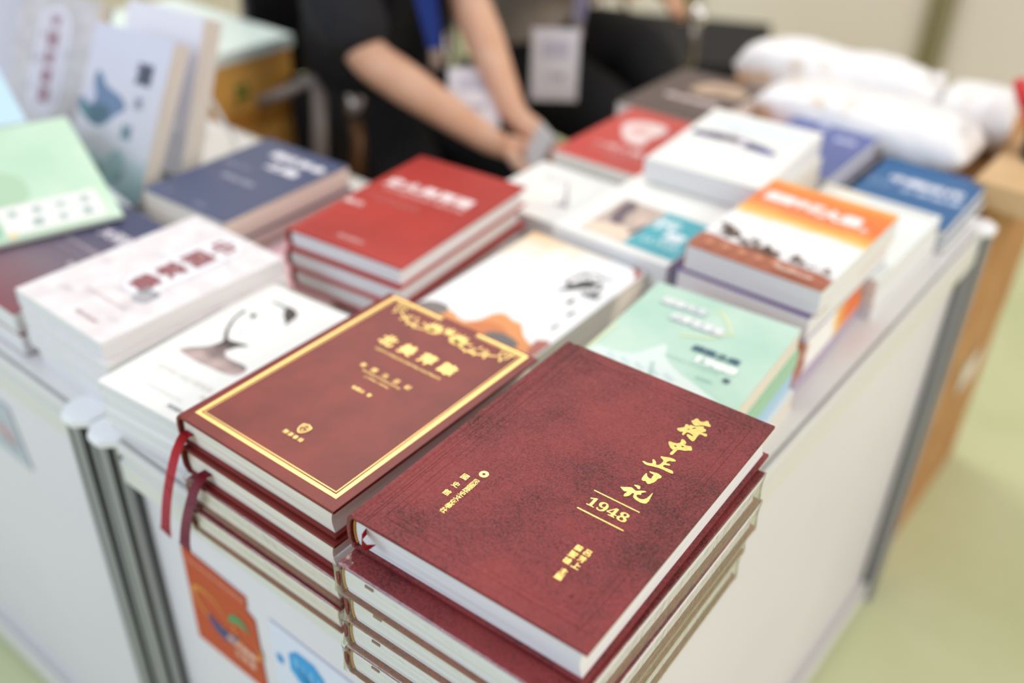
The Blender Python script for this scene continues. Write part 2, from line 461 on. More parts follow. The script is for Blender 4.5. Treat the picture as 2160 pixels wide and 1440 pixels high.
def counter(x0, x1, y0, y1, label):
    t = empty('display_counter', ((x0+x1)/2, (y0+y1)/2, 0)); tag(t, label, 'counter')
    ox, oy = t.location.x, t.location.y
    X0, X1, Y0, Y1 = x0-ox, x1-ox, y0-oy, y1-oy
    for x in (X0+.006, X1-.006):
        for y in (Y0+.006, Y1-.012): post(t, x, y)
    bm = bmesh.new(); box(bm, X0+.004, X1-.004, Y0+.004, Y1-.004, ZT-.014, ZT-.0002, .001)
    link('counter_top', bm, WHITE, t)
    for nm, a in (('front', ('x', X0+.028, X1-.028, Y0, -1)), ('back', ('x', X0+.028, X1-.028, Y1, 1)), ('r', ('y', Y0+.028, Y1-.032, X1, 1)), ('l', ('y', Y0+.028, Y1-.032, X0, -1))):
        rail(t, a[0], a[1], a[2], a[3], ZT-.0012, a[4], 'top_rail', .048)
        rail(t, a[0], a[1], a[2], a[3], .05, a[4], 'bottom_rail', .038)
    for q in ((X0+.026, X1-.026, Y0+.010, Y0+.014), (X0+.026, X1-.026, Y1-.014, Y1-.010), (X0+.010, X0+.014, Y0+.026, Y1-.03), (X1-.014, X1-.010, Y0+.026, Y1-.03)):
        bm = bmesh.new(); box(bm, *q, .04, ZT-.035); link('side_panel', bm, PANEL, t)
    return t
C1 = counter(-.014, .480, 0, .99, 'white display counter with aluminium posts under the near book stacks, orange poster on its front')
C2 = counter(-1.045, -.0465, 0, .534, 'white display counter at the left edge carrying standing books and green booklets')
def poster(parent, pts, art, y=0, mt=None, name='poster'):
    """flat sheet on the front panel; pts in (x,z)"""
    bm = bmesh.new(); ox, oy = parent.location.x, parent.location.y
    yy = y-oy
    a = [bm.verts.new((p[0]-ox, yy, p[1])) for p in pts]; c = [bm.verts.new((p[0]-ox, yy+.0008, p[1])) for p in pts]
    for tr in tessellate_polygon([[Vector((p[0], p[1], 0)) for p in pts]]): bm.faces.new([a[i] for i in tr])
    for i in range(len(pts)): j = (i+1) % len(pts); bm.faces.new((a[i], c[i], c[j], a[j]))
    bmesh.ops.recalc_face_normals(bm, faces=bm.faces)
    o = link(name, bm, mt, parent)
    A = Art(0); art(A)
    me = A.done(parent, name + '_print'); me.rotation_euler = (R(90), 0, 0); me.location = (-ox, yy-.0002, 0); me.parent = o
    return o
ORANGE = mat('orange_poster_paper', '#c0451c', .5)
def orange_art(A):
    def arc(cx, cy, rx, ry, a0, a1, wd, m, rot=0):
        n = 22; P = []; W = []
        for k in range(n+1):
            a = R(a0+(a1-a0)*k/n); x, y = rx*math.cos(a), ry*math.sin(a); c, s = math.cos(R(rot)), math.sin(R(rot))
            P.append((cx+x*c-y*s, cy+x*s+y*c)); W.append(wd*(.25+math.sin(math.pi*k/n)))
        A.stroke(P, W, m, 1)
    arc(95, 536, 27, 17, 20, 330, 5, '#d98a38', -20)
    arc(148, 527, 20, 15, -200, 60, 5, '#d98a38', -20)
    arc(112, 528, 22, 18, 190, 340, 13, '#12437f', 0)
    arc(140, 536, 15, 14, 30, 170, 9, '#3f9a62', 0)
    A.text('兩岸圖書', 137, 511, 10, '#f2c2ac', .03); A.text('交易會', 141, 497, 10, '#f2c2ac', .03)
    A.text('HONG KONG BOOK FAIR EXHIBITION', 112, 588, 4, '#f2c2ac', .0, width=86)
poster(C1, [(.063,.600),(.157,.595),(.157,.582),(.153,.578),(.166,.570),(.168,.470),(.060,.468)], orange_art, .0085, ORANGE, 'orange_poster')
def blue_art(A):
    A.poly([(212,574),(258,574),(260,532),(212,530)], '#2f9fe0', 1)
    for k in range(4): A.stroke([(220+k*10, 562-k*2), (226+k*9, 545-k*3), (236+k*5, 535-k*4)], 2, '#cfe8fa')
    A.text('會', 198, 545, 12, '#2f9fe0', .02)
poster(C1, [(.188,.590),(.300,.590),(.300,.44),(.188,.44)], blue_art, .0085, mat('white_poster_paper', '#dfe3f4', .5), 'white_poster')
def left_art(A):
    A.poly([(-300,565),(-262,568),(-250,548),(-290,540)], '#d9b9c0', 1)
    A.stroke([(-300,560),(-280,556),(-262,549)], 4, '#7d4a52', 1); A.stroke([(-290,548),(-270,545),(-256,541)], 3, '#6d7f86', 1)
poster(C2, [(-.40,.605),(-.250,.605),(-.236,.52),(-.40,.52)], left_art, .0085, mat('grey_poster_paper', '#b9c0ca', .5), 'grey_poster')

# ------------------------------------------------------------------ hero books
TITLE = {
 'jiang1': [(127.6,216.3),(128.7,217.8),(129.2,221.0),(130.8,221.4),(132.7,219.6),(135.2,220.3),(136.5,223.2),(137.8,223.6),(139.3,221.2),(141.8,219.7),(141.4,217.7),(139.0,217.5),(135.6,216.1),(133.5,213.3),(132.1,212.7),(129.9,214.2)],
 'jiang2': [(123.4,202.5),(125.0,204.1),(127.3,207.1),(126.3,210.2),(127.3,211.2),(129.1,210.4),(129.6,212.1),(131.1,212.0),(132.8,212.0),(137.3,216.2),(138.5,215.2),(138.9,213.7),(140.5,214.3),(141.7,211.7),(140.4,210.1),(139.4,208.6),(142.9,209.9),(144.4,208.6),(144.4,206.3),(141.4,206.8),(139.2,206.4),(139.5,201.7),(139.8,197.7),(139.0,196.0),(137.3,196.7),(134.8,198.1),(132.7,199.5),(132.5,201.2),(134.0,201.7),(135.9,201.3),(137.0,201.8),(135.4,202.8),(132.3,203.5),(131.1,201.9),(131.1,198.2),(129.8,198.4),(129.1,200.4),(129.1,202.3),(127.6,200.5),(125.4,200.7)],
 'zhong': [(125.8,185.8),(127.2,186.9),(130.0,187.0),(132.1,188.1),(133.2,190.1),(131.9,193.7),(132.9,194.5),(135.5,193.4),(136.9,191.2),(136.1,189.7),(138.2,189.7),(140.8,191.2),(143.2,188.2),(143.2,186.5),(141.3,185.6),(139.9,183.9),(135.8,182.5),(135.2,181.1),(135.1,175.5),(134.5,174.2),(133.2,174.4),(132.6,176.5),(133.1,179.9),(130.8,180.4),(128.2,182.6)],
 'zheng': [(121.7,156.6),(122.5,157.6),(125.8,157.3),(128.8,159.1),(126.8,161.5),(126.6,163.1),(128.4,162.8),(130.4,160.9),(130.5,159.2),(133.0,160.0),(133.4,165.5),(132.1,166.7),(130.0,167.4),(129.1,169.1),(131.2,169.5),(135.5,171.7),(139.2,171.7),(140.2,170.2),(138.4,168.8),(136.1,168.1),(135.3,164.6),(138.1,165.6),(139.1,164.4),(138.0,163.3),(135.4,162.5),(135.4,160.1),(140.2,160.5),(143.2,160.5),(144.6,158.5),(144.1,157.7),(141.3,157.4),(135.1,157.6),(130.4,156.3),(125.7,154.9),(123.6,155.6)],
 'ri': [(130.2,140.9),(129.9,145.2),(129.9,147.7),(130.9,147.6),(131.7,145.8),(133.5,144.7),(135.5,144.6),(134.9,146.9),(135.0,149.2),(133.5,149.5),(131.4,149.7),(130.7,150.7),(133.1,151.4),(136.3,152.4),(138.3,151.7),(139.7,151.4),(140.4,149.5),(138.9,147.6),(139.0,143.8),(137.7,140.8),(136.5,138.8),(134.7,139.6),(133.6,140.7),(132.3,139.7),(131.2,140.0)],
 'ji1': [(123.1,125.7),(124.7,126.4),(127.4,128.6),(129.7,129.8),(132.0,128.8),(133.5,128.4),(135.6,130.6),(138.1,132.0),(139.3,131.8),(138.4,130.4),(136.9,128.9),(138.1,127.4),(136.9,126.5),(135.7,125.9),(135.8,124.4),(137.4,123.5),(140.3,123.6),(141.9,125.4),(142.6,127.5),(142.8,133.5),(143.2,133.3),(144.2,128.2),(144.9,124.1),(144.5,122.0),(141.9,120.7),(138.6,120.8),(135.3,121.9),(134.5,122.8),(133.7,125.9),(132.5,125.6),(132.2,121.6),(130.8,120.0),(129.6,119.1),(128.8,121.1),(129.1,122.9),(129.4,124.7),(127.5,123.5),(125.3,124.3)],
 'ji2': [(129.3,132.7),(130.5,133.6),(132.8,134.3),(134.1,133.2),(134.5,131.3),(133.1,130.8),(131.8,132.0),(130.5,132.0)]}
HOLES = {'zhong': [[(130.9,184.2),(132.0,185.1),(133.4,184.7),(132.4,183.7)], [(135.0,186.9),(135.8,187.7),(137.4,187.6),(136.6,186.2)]],
         'jiang2': [[(132.1,209.3),(133.8,211.3),(134.5,210.6),(132.8,208.5)], [(129.9,206.0),(130.8,207.7),(131.3,206.1)]]}
def diary_art(A):
    for k, P in TITLE.items(): A.poly(P, GOLDF, 1, HOLES.get(k, ()), 0)
    A.rect(111.5, 112.0, 145.4, 112.9, GOLDF, 0); A.rect(111.4, 91.8, 145.6, 92.7, GOLDF, 0)
    A.text('𝟏𝟗𝟒𝟖', 128, 102.5, 8.6, GOLDF, 0, width=29)
    A.column('民國歷史文化學社', 45.9, 71.9, 4.4, 4.72, GOLDF, .004)
    A.column('國史館', 37.3, 71.3, 5.0, 9.3, GOLDF, .008)
    for k in range(22):
        a = 2*math.pi*k/22
        A.stroke([(45.6+1.1*math.cos(a), 81+1.1*math.sin(a)), (45.6+3.3*math.cos(a), 81+3.3*math.sin(a))], [.35, .8], GOLDF)
    A.column('呂芳上', 138, 62.9, 5.0, 6.3, GOLDF, .012); A.column('蘇聖雄', 131.6, 62.9, 5.0, 6.3, GOLDF, .012); A.column('主編', 134.6, 41.8, 4.8, 5.1, GOLDF, .012)
def spiral(cx, cy, r0, turns, n=20, s=1, a0=0):
    return [(cx+s*r0*(1-k/n*.85)*math.cos(a0+turns*2*math.pi*k/n), cy+r0*(1-k/n*.85)*math.sin(a0+turns*2*math.pi*k/n)) for k in range(n+1)]
def diary_emboss(root, t):
    bm = bmesh.new(); z = t - .00008
    def loop(x0, y0, x1, y1, r=.00028): 
        for a, c in (((x0,y0),(x1,y0)), ((x1,y0),(x1,y1)), ((x1,y1),(x0,y1)), ((x0,y1),(x0,y0))): tube(bm, [(a[0],a[1],z),(c[0],c[1],z)], r, 6)
    loop(.0205, .012, .166, .236); loop(.0245, .0165, .1615, .2315, .00022)
    for x in (.0125, .0145): tube(bm, [(x, .001, z), (x, .247, z)], .0003, 6)
    for sx, sy, cx, cy in ((1, 1, .0245, .0165), (-1, 1, .1615, .0165), (1, -1, .0245, .2315), (-1, -1, .1615, .2315)):
        for px, py, r0 in ((.0115, .0055, .0034), (.0055, .0115, .0034)):
            tube(bm, [(cx+sx*(px+x), cy+sy*(py+y), z) for x, y in spiral(0, 0, r0, 1.7, 26)], .00026, 6)
        for P in ([(.0150,.0030),(.0180,.0045),(.0205,.0032),(.0225,.0050)], [(.0030,.0150),(.0045,.0180),(.0032,.0205),(.0050,.0225)], [(.009,.009),(.0125,.0125),(.0115,.0145),(.0145,.0115),(.0125,.0125)]):
            tube(bm, [(cx+sx*x, cy+sy*y, z) for x, y in P], .00026, 6)
    link('embossed_frame', bm, LEATHER, root)
def spine_gold(root, t, ys=(.012, .133)):
    bm = bmesh.new()
    for y in ys:
        for q in range(3):
            for a0 in (100, 118):
                P = []
                for k in range(4):
                    a = R(a0+k*4); P.append((.001+.0033*math.cos(a), t/2+(t/2-.0019)*math.sin(a)))
                for k in range(3):
                    v = [bm.verts.new((P[k][0], y+q*.0022, P[k][1])), bm.verts.new((P[k+1][0], y+q*.0022, P[k+1][1])), bm.verts.new((P[k+1][0], y+q*.0022+.0014, P[k+1][1])), bm.verts.new((P[k][0], y+q*.0022+.0014, P[k][1]))]
                    bm.faces.new(v)
    link('spine_lettering', bm, GOLD, root)
def ribbon_stub(root, t):
    bm = bmesh.new()
    P = [(.0125,.004,t-.0105,0),(.0135,.0005,t-.0100,0),(.0150,-.0035,t-.0090,.1),(.0180,-.0062,t-.0098,.3),(.0212,-.0068,t-.0112,.5),(.0240,-.0048,t-.0106,.6),(.0262,-.0030,t-.0090,.7)]
    W = [.0028,.0028,.0027,.0024,.0026,.0024,.0004]; lo, hi = [], []
    for (x, y, z, a), w_ in zip(P, W):
        lo.append(bm.verts.new((x-w_*math.sin(a)*.5, y-w_*math.sin(a), z-w_*math.cos(a)))); hi.append(bm.verts.new((x+w_*math.sin(a)*.5, y+w_*math.sin(a)*.4, z+w_*math.cos(a))))
    for k in range(len(P)-1): bm.faces.new((lo[k], lo[k+1], hi[k+1], hi[k]))
    bmesh.ops.solidify(bm, geom=bm.faces, thickness=.0002)
    link('ribbon', bm, RIB1, root, True)
def ribbon_hang(x, dx, drop, m, tw=0.):
    def f(root, t):
        bm = bmesh.new(); w2 = .0050
        P = [(x, .02, t*.45), (x, .002, t*.45), (x, -.003, t*.47), (x-.001, -.0065, t*.30)]
        n = 9
        for k in range(1, n+1):
            u = k/n; P.append((x-.001+dx*(u**.9), -.0075-.004*math.sin(u*2.6), t*.30-drop*u))
        L, Q = [], []
        for k, p in enumerate(P):
            a = tw*max(0, k-3)/n; ox, oy = w2*math.cos(a), w2*math.sin(a)
            e = .0045 if k == len(P)-1 else 0
            L.append(bm.verts.new((p[0]-ox, p[1]-oy, p[2]+e))); Q.append(bm.verts.new((p[0]+ox, p[1]+oy, p[2]-e)))
        for k in range(len(P)-1): bm.faces.new((L[k], Q[k], Q[k+1], L[k+1]))
        bmesh.ops.solidify(bm, geom=bm.faces, thickness=.0002)
        link('ribbon', bm, m, root, True)
    return f
dw, dl, dt = .178, .248, .0289
put(hardback('hardcover_book', dw, dl, .0286, LEATHER, PAGE, diary_art, ribbon_stub, True, False, diary_emboss, spine_gold), .3577, -.0315, .1463-.0288, 2.74,
    'burgundy leather-look hardcover diary lettered 1948 in gold, topmost and nearest on its stack')
for i, (x, y, a, lb) in enumerate(((.3600, -.046, 1.9, 'shrink-wrapped burgundy hardcover directly beneath the gold-lettered 1948 diary'),
                          (.3620, -.043, 2.3, 'shrink-wrapped burgundy hardcover third from the top in the 1948 diary stack'),
                          (.3575, -.042, 2.5, 'shrink-wrapped burgundy hardcover fourth from the top in the 1948 diary stack'),
                          (.3550, -.042, 2.3, 'shrink-wrapped burgundy hardcover at the bottom of the 1948 diary stack'))):
    z = .1463-.0288-.0289*(i+1)
    bk = hardback('hardcover_book', dw, dl, .0285, LEATHER, PAGE, None, None, True, 3+i, None, spine_gold)
    bm = bmesh.new(); box(bm, .022, .029, .0022, .0029, .0175, .0195); link('ribbon_end', bm, mat('dull_ribbon', '#7d3a38', .6), bk)
    put(bk, x, y, z+.0001, a, lb)

def wander_art(A):
    g = (69, 109)
    A.frame(10, 10.3, 163.5, 234, 3.3, GOLD, g); A.frame(14.6, 14.9, 158.9, 229.4, .8, GOLD, (69, 109))
    O = lambda P, wdt: A.stroke(P, wdt, GOLD)
    for s in (1, -1):
        X = lambda x: 88+s*x
        def st(P, wdt): A.stroke([(X(x), y) for x, y in P], wdt, GOLD)
        # scrolling stems
        n = 24
        st([(12+48*k/n, 213+7*math.sin(k/n*math.pi*1.15+3.3)+3*k/n) for k in range(n+1)], [1.1+.7*math.sin(math.pi*k/n) for k in range(n+1)])
        st([(x, y) for x, y in spiral(58, 222, 6.2, 1.6, 26, 1, -1.6)], 1.2)
        st([(x, y) for x, y in spiral(44, 216, 3.8, 1.3, 20, 1, 2.0)], 1.0)
        st([(x, y) for x, y in spiral(33, 211, 3.5, 1.3, 20, 1, 1.0)], 1.0)
        for bx, by, an, ln in ((52,229,60,5), (60,214,-60,5), (47,209,-80,5), (38,207,-100,5), (29,206,-80,5), (36,218,80,5), (64,226,10,6), (26,216,60,5)):
            a = R(an); q = [(bx-math.cos(a)*ln/2, by-math.sin(a)*ln/2), (bx, by), (bx+math.cos(a)*ln/2, by+math.sin(a)*ln/2)]
            st(q, [.3, 2.4, .2])
        # lotus flowers either side of the middle
        fx, fy = 14, 213
        for an in (-75, -50, -25, 0, 25, 50, 75):
            a = R(90+an); ln = 12 if abs(an) < 40 else 10
            tip = (fx+ln*math.cos(a)*1.1, fy+ln*math.sin(a)); mid = (fx+ln*.55*math.cos(a)*1.25, fy+ln*.55*math.sin(a))
            st([(fx, fy), mid, tip], [.8, 3.4, .3])
        for an in (200, 225, 250, 270, 290, 315, 340):
            a = R(an); st([(fx, fy), (fx+5*math.cos(a), fy+3.6*math.sin(a)), (fx+9*math.cos(a), fy+6*math.sin(a))], [.6, 2.6, .3])
    for an in (60, 90, 120): a = R(an); O([(88, 214), (88+6*math.cos(a), 214+7*math.sin(a)), (88+9*math.cos(a), 214+13*math.sin(a))], [.6, 3, .3])
    A.row('北美萍踪', 56.3, 122.6, 176.6, 14, GOLD, .04)
    A.text('NORTH AMERICAN DRIFTING FOOTPRINTS', 91, 161.8, 3.0, GOLD, .0, width=72)
    A.row('章開沅日記', 65, 114.5, 137.3, 5.2, GOLD, .015)
    A.text('THE DIARIES OF ZHANG KAIYUAN', 90, 131.6, 2.4, GOLD, 0, width=42)
    A.text('(1990-1994)', 90.2, 126, 2.8, GOLD, .0, width=26)
    A.row('章開沅', 81.4, 90.4, 110, 3.8, GOLD, .02); A.text('著', 98, 110, 3.8, GOLD, .02)
    A.row('開源書局', 81.4, 97.4, 38.2, 3.8, GOLD, .02)
    sh = [(84.6,53.5),(87,53.6),(89.5,55),(92,53.6),(94.4,53.5),(94.2,48.5),(92.6,45),(89.5,42.8),(86.4,45),(84.8,48.5)]
    inn = [(89.5+(x-89.5)*.78, 48.9+(y-48.9)*.8) for x, y in sh]
    A.poly(sh, GOLD, 1, [chaikin(inn, 1)], 0)
    for cx, cy in ((87.5,50.5),(91.5,50.5),(89.5,46.8)): A.stroke(spiral(cx, cy, 1.5, 1.3, 12), .5, GOLD)
ww, wl, wt = .1714, .2364, .0266
put(hardback('hardcover_book', ww, wl, wt, LEATHER2, PAGE2, wander_art, ribbon_hang(.0105, -.048, .125, RIB1, .3), hb=MAROON_HB), .1471, -.0151, .1076-wt, 1.38,
    'maroon hardcover with a broad gold frame and lotus ornament, topmost of its stack')
put(hardback('hardcover_book', ww, wl, wt-.0004, LEATHER2, PAGE2, None, ribbon_hang(.028, -.036, .092, RIB2, .4), hb=MAROON_HB), .1500, -.0185, .1076-wt*2-.0002, 1.0,
    'maroon hardcover with dark crimson ribbon just beneath the gold-framed book')
put(hardback('hardcover_book', ww, wl, wt-.0004, LEATHER2, PAGE2, None, None, True, 11, hb=MAROON_HB), .1555, -.0225, .1076-wt*3-.0003, .9,
    'shrink-wrapped maroon hardcover, third from the top under the gold-framed book')
put(hardback('hardcover_book', ww, wl, wt-.0006, LEATHER2, PAGE2, None, None, True, 12, hb=MAROON_HB), .1565, -.0255, .0002, 1.2,
    'shrink-wrapped maroon hardcover lying on the counter at the bottom of the gold-framed stack')

# ------------------------------------------------------------------ paperbacks
def flip(o, wd, t):
    """lay a book face down so its spine is on the right"""
    a = o.rotation_euler.z; M = Matrix.Translation(o.location) @ Matrix.Rotation(a, 4, 'Z') @ Matrix.Translation((wd, 0, t)) @ Matrix.Rotation(math.pi, 4, 'Y')
    o.matrix_world = M
def stack(make, spots, z0=0.0003, group=None):
    z = z0
    out = []
    for t, x, y, a, lab, kw in spots:
        fl = kw.pop('flip', 0); o = make(t, **kw); put(o, x, y, z, a, lab); z += t+.0002; out.append(o)
        if fl: flip(o, .148, t)
        if len(spots) > 1: o['group'] = 'paperbacks in one stack, ' + spots[-1][4].split(',')[0].split(' paperback')[0] + ' cover on top'
    return out
IVORY = mat('ivory_cover', '#fbfaf3', .35)
def man_art(A):
    A.poly([(20,73),(23,79),(30,86),(38,92),(41,99),(44,107),(35,116),(29,124),(25,132),(24,137),(29,132),(31,126),(39,117),(44,112),(50,112),(58,114),(68,116),(68,114),(61,108),(59,102),(57,96),(64,91),(73,90),(89,91),(95,88),(96,80),(92,74),(78,71),(64,71),(48,70),(32,72)], man_ink(), 1)
    A.poly([(41,99),(44,107),(35,116),(29,124),(31,126),(39,117),(44,112),(50,112),(68,116),(68,114),(56,108),(50,104)], '#3c2f30', 1)
    A.poly([(25,132),(20,145),(18,156),(19,158),(22,157),(22,150),(23,142),(25,136)], '#33292a', 0); A.stroke([(27,130),(22,142),(20,152)], 2.4, '#33292a')
    A.poly([(30,153),(30,158),(37,158),(36,154),(38,150)], '#2c3030', 0); A.poly([(43,127),(45,129),(47,126),(46,126)], '#3a3a3a', 1)
    A.poly([(38,183),(47,185),(55,187),(65,183),(69,177),(70,167),(71,160),(66,166),(58,171),(52,179),(48,183)], '#3f3234', 0)
    A.stroke([(27,184),(33,185),(40,184.5),(48,184)], [1.2, 2.2, 3, 3], '#7d8780', 1)
    A.text('HISTORY AND MEMOIR', 60, 47, 7, '#e9e6dc', 0, width=70); A.text('著作集', 100, 36, 5, '#d8d5cb', 0)
    A.text('開源書局', 88, 12, 4, '#55585a', .01); A.text('THE OPEN SOURCE BOOKS LIMITED', 62, 22, 2, '#c9c7bf', 0)
def man_ink():
    m = mat('mottled_brown_print', '#8d7674', .5)
    if not m.get('k'):
        m['k'] = 1; N, L, B = nodes(m); tc = N.new('ShaderNodeTexCoord'); n = N.new('ShaderNodeTexNoise'); n.inputs['Scale'].default_value = 60; n.inputs['Detail'].default_value = 5
        sp = N.new('ShaderNodeSeparateXYZ'); L.new(tc.outputs['Object'], n.inputs['Vector']); L.new(tc.outputs['Object'], sp.inputs[0])
        a = N.new('ShaderNodeMath'); a.operation = 'MULTIPLY_ADD'; a.inputs[1].default_value = -14; a.inputs[2].default_value = 1.35
        L.new(sp.outputs['Y'], a.inputs[0]); s = N.new('ShaderNodeMath'); s.operation = 'ADD'; L.new(a.outputs[0], s.inputs[0]); L.new(n.outputs['Fac'], s.inputs[1])
        r = ramp(N, [(.35, '#4a3a3b'), (.85, '#cdb3ab')]); L.new(s.outputs[0], r.inputs[0]); L.new(r.outputs[0], B.inputs['Base Color'])
    return m
def mk(cover, art=None, wd=.148, ln=.210, page=None, name='paperback_book'):
    return lambda t, **kw: softcover(name, wd, ln, t, kw.get('cover', cover), kw.get('page', page), kw.get('art'))
V = dict
stack(mk(IVORY), [
 (.0141, -.001, .003, 5.4, 'ivory paperback at the bottom of the stack with the dark portrait', {}),
 (.0141, -.003, .000, 5.0, 'ivory paperback third from the top in the dark portrait stack', {}),
 (.0142, -.002, .002, 5.2, 'ivory paperback directly beneath the one with the dark portrait', {}),
 (.0140, -.004, .001, 5.0, 'ivory paperback with a dark brown portrait fragment on its cover', V(art=man_art))], .0017)
PALE = noisy(mat('pale_patterned_cover', '#f0e9e8', .4), '#ece3e2', '#f7f2f0', 45, 5)
def capsule(x0, x1, cy, r):
    P = [(x1+r*math.cos(R(a)), cy+r*math.sin(R(a))) for a in range(-90, 91, 15)] + [(x0+r*math.cos(R(a)), cy+r*math.sin(R(a))) for a in range(90, 271, 15)]
    return P
def oval_art(A):
    ro = lambda P: [(82-(y-0), x) for x, y in P]
    for r, c in ((27, '#ddd6da'), (26, '#f4f1f3'), (24.5, '#d9d2d8'), (23.5, '#fbfafc')):
        A.poly([(85-q[1], q[0]) for q in capsule(92, 178, 0, r)], c, 0)
    for k, ch in enumerate('中國家書'): A.text(ch, 85, 182-k*31, 25, '#9c5c60', .05, sq=1.2)
    A.text('清華', 106, 78, 12, '#9b9b9e', .03)
    A.poly([(98,64),(106,60),(120,66),(118,76),(108,80),(100,74)], '#b5b4b6', 1)
    A.text('ZHONGGUO JIASHU XUANJI', 82, 46, 3.5, '#d3aaaa', .01, width=66); A.text('清華大學出版社', 98, 17, 5, '#c3a0a2', .01, width=36)
    for k in range(14): A.text('山水', random.uniform(12, 136), random.uniform(14, 200), 7, '#e3d9da', 0)
stack(mk(PALE), [
 (.0192, -.150, .019, -.5, 'pale grey paperback at the bottom of the red-lettered oval stack', {}),
 (.0192, -.160, .017, .3, 'pale grey paperback third from the top in the red-lettered oval stack', {}),
 (.0192, -.1665, .020, -.4, 'pale grey paperback directly beneath the one with the red-lettered oval', {}),
 (.0192, -.172, .022, 0, 'pale grey paperback with red characters in a white oval, topmost of its stack', V(art=oval_art))])
DUSK = mat('dusk_cover', '#4b4a68', .35)
def dusk(m):
    N, L, B = nodes(m); tc = N.new('ShaderNodeTexCoord'); sp = N.new('ShaderNodeSeparateXYZ'); L.new(tc.outputs['Object'], sp.inputs[0])
    mr = N.new('ShaderNodeMapRange'); mr.inputs['From Max'].default_value = .21; L.new(sp.outputs['Y'], mr.inputs[0])
    r = ramp(N, [(.0, '#8c4c57'), (.35, '#7d6a76'), (.8, '#3f4468')]); L.new(mr.outputs[0], r.inputs[0]); L.new(r.outputs[0], B.inputs['Base Color'])
dusk(DUSK)
def dusk_art(A):
    A.text('大河流變', 96, 158, 17, '#efe6ea', .04, width=74); A.text('近代史論集', 74, 122, 6, '#c9bcc4', .01, width=60)
    A.text('RIVERS OF CHANGE', 80, 108, 4, '#b9a9b4', 0, width=62); A.text('著', 100, 92, 8, '#d8ccd2', .02)
stack(mk(DUSK, wd=.150), [
 (.0245, -.322, .013, .4, 'dusky red and navy paperback underneath the other one at the far left counter edge', {}),
 (.0245, -.325, .014, 0, 'dusky red and navy paperback lying beneath the mint green booklets', V(art=dusk_art))])
NAVY = mat('slate_navy_cover', '#4a5474', .32)
def navy_art(A):
    A.text('通往革命', 91, 171, 15, '#f2eef4', .06, width=92); A.text('之路', 93, 143, 16, '#f2eef4', .06, width=52)
    A.text('ROAD TO', 36, 118, 8, '#a8a8bc', .01, width=46); A.text('REVOLUTION', 72, 88, 9, '#c4c1cf', .02, width=54)
    A.text('近代中國', 22, 18, 6, '#8d93aa', .01); A.text('出版社', 90, 15, 7, '#9aa0b6', .02)
stack(mk(NAVY, wd=.149, ln=.203, page=PAGE2), [
 (.0298, -.308, .254, 2.4, 'thick slate navy paperback under the white-titled one on the left counter', {}),
 (.0298, -.310, .252, 3, 'thick slate navy paperback with bold white title, left of the red book', V(art=navy_art))])
stack(mk(mat('blush_cover', '#f2cfd4', .4), page=PAGE2), [(.0115, -.155, .262, 3, 'thin blush pink paperback partly under the red hardcover stack', {})])
# red hardcovers
REDC = mat('vermilion_cover', '#b8342c', .3, 0, .3, 0)
noisy(REDC, '#ae2e27', '#bf3a30', 9, 3, .1, 400, dist=.0002)
def red_art(A):
    A.row('史火與再現', 26, 122, 158, 20, ink('#f7e3e0'), .06, 1.0)
    A.text('：近代中國的革命與人物研究文集', 76, 139, 8, '#e2a39c', .03, width=118)
    A.text('HISTORY, FIRE AND RETURN', 52, 118, 5, '#d27f76', .01, width=76); A.text('A STUDY OF MODERN REVOLUTION', 62, 110, 5, '#cf786f', .01, width=64)
    A.text('陳文', 20, 90, 9, '#f0cfca', .05, width=26); A.text('開源書局', 74, 19, 7, '#dc9a92', .03, width=34)
for i, (x, y, a, lab) in enumerate(((-.0645, .271, 5.7, 'red hardcover at the bottom of the red stack'), (-.066, .2685, 6.4, 'red hardcover in the middle of the red stack'), (-.063, .27, 6.2, 'bright red hardcover with large white title, topmost of the red stack'))):
    put(hardback('hardcover_book', .157, .238, .0243, REDC, PAGE, red_art if i == 2 else None, hb=MAROON_HB), x, y, .0122+.02445*i, a, lab)
# ink and fire cover
def fire_mat():
    m = mat('washed_white_cover', '#fdfcfa', .35); N, L, B = nodes(m); tc = N.new('ShaderNodeTexCoord'); sp = N.new('ShaderNodeSeparateXYZ'); L.new(tc.outputs['Object'], sp.inputs[0])
    n = N.new('ShaderNodeTexNoise'); n.inputs['Scale'].default_value = 22; n.inputs['Detail'].default_value = 4; L.new(tc.outputs['Object'], n.inputs['Vector'])
    # distance from the back-left part of the cover
    a = N.new('ShaderNodeMath'); a.operation = 'MULTIPLY_ADD'; a.inputs[1].default_value = 7.5; a.inputs[2].default_value = -1.12; L.new(sp.outputs['Y'], a.inputs[0])
    c = N.new('ShaderNodeMath'); c.operation = 'MULTIPLY_ADD'; c.inputs[1].default_value = -6.0; L.new(sp.outputs['X'], c.inputs[0]); L.new(a.outputs[0], c.inputs[2])
    d = N.new('ShaderNodeMath'); d.operation = 'ADD'; L.new(c.outputs[0], d.inputs[0]); L.new(n.outputs['Fac'], d.inputs[1])
    r = ramp(N, [(.30, '#fdfcfa'), (.62, '#fbe6c4'), (.95, '#f3c690')]); L.new(d.outputs[0], r.inputs[0]); L.new(r.outputs[0], B.inputs['Base Color'])
    return m
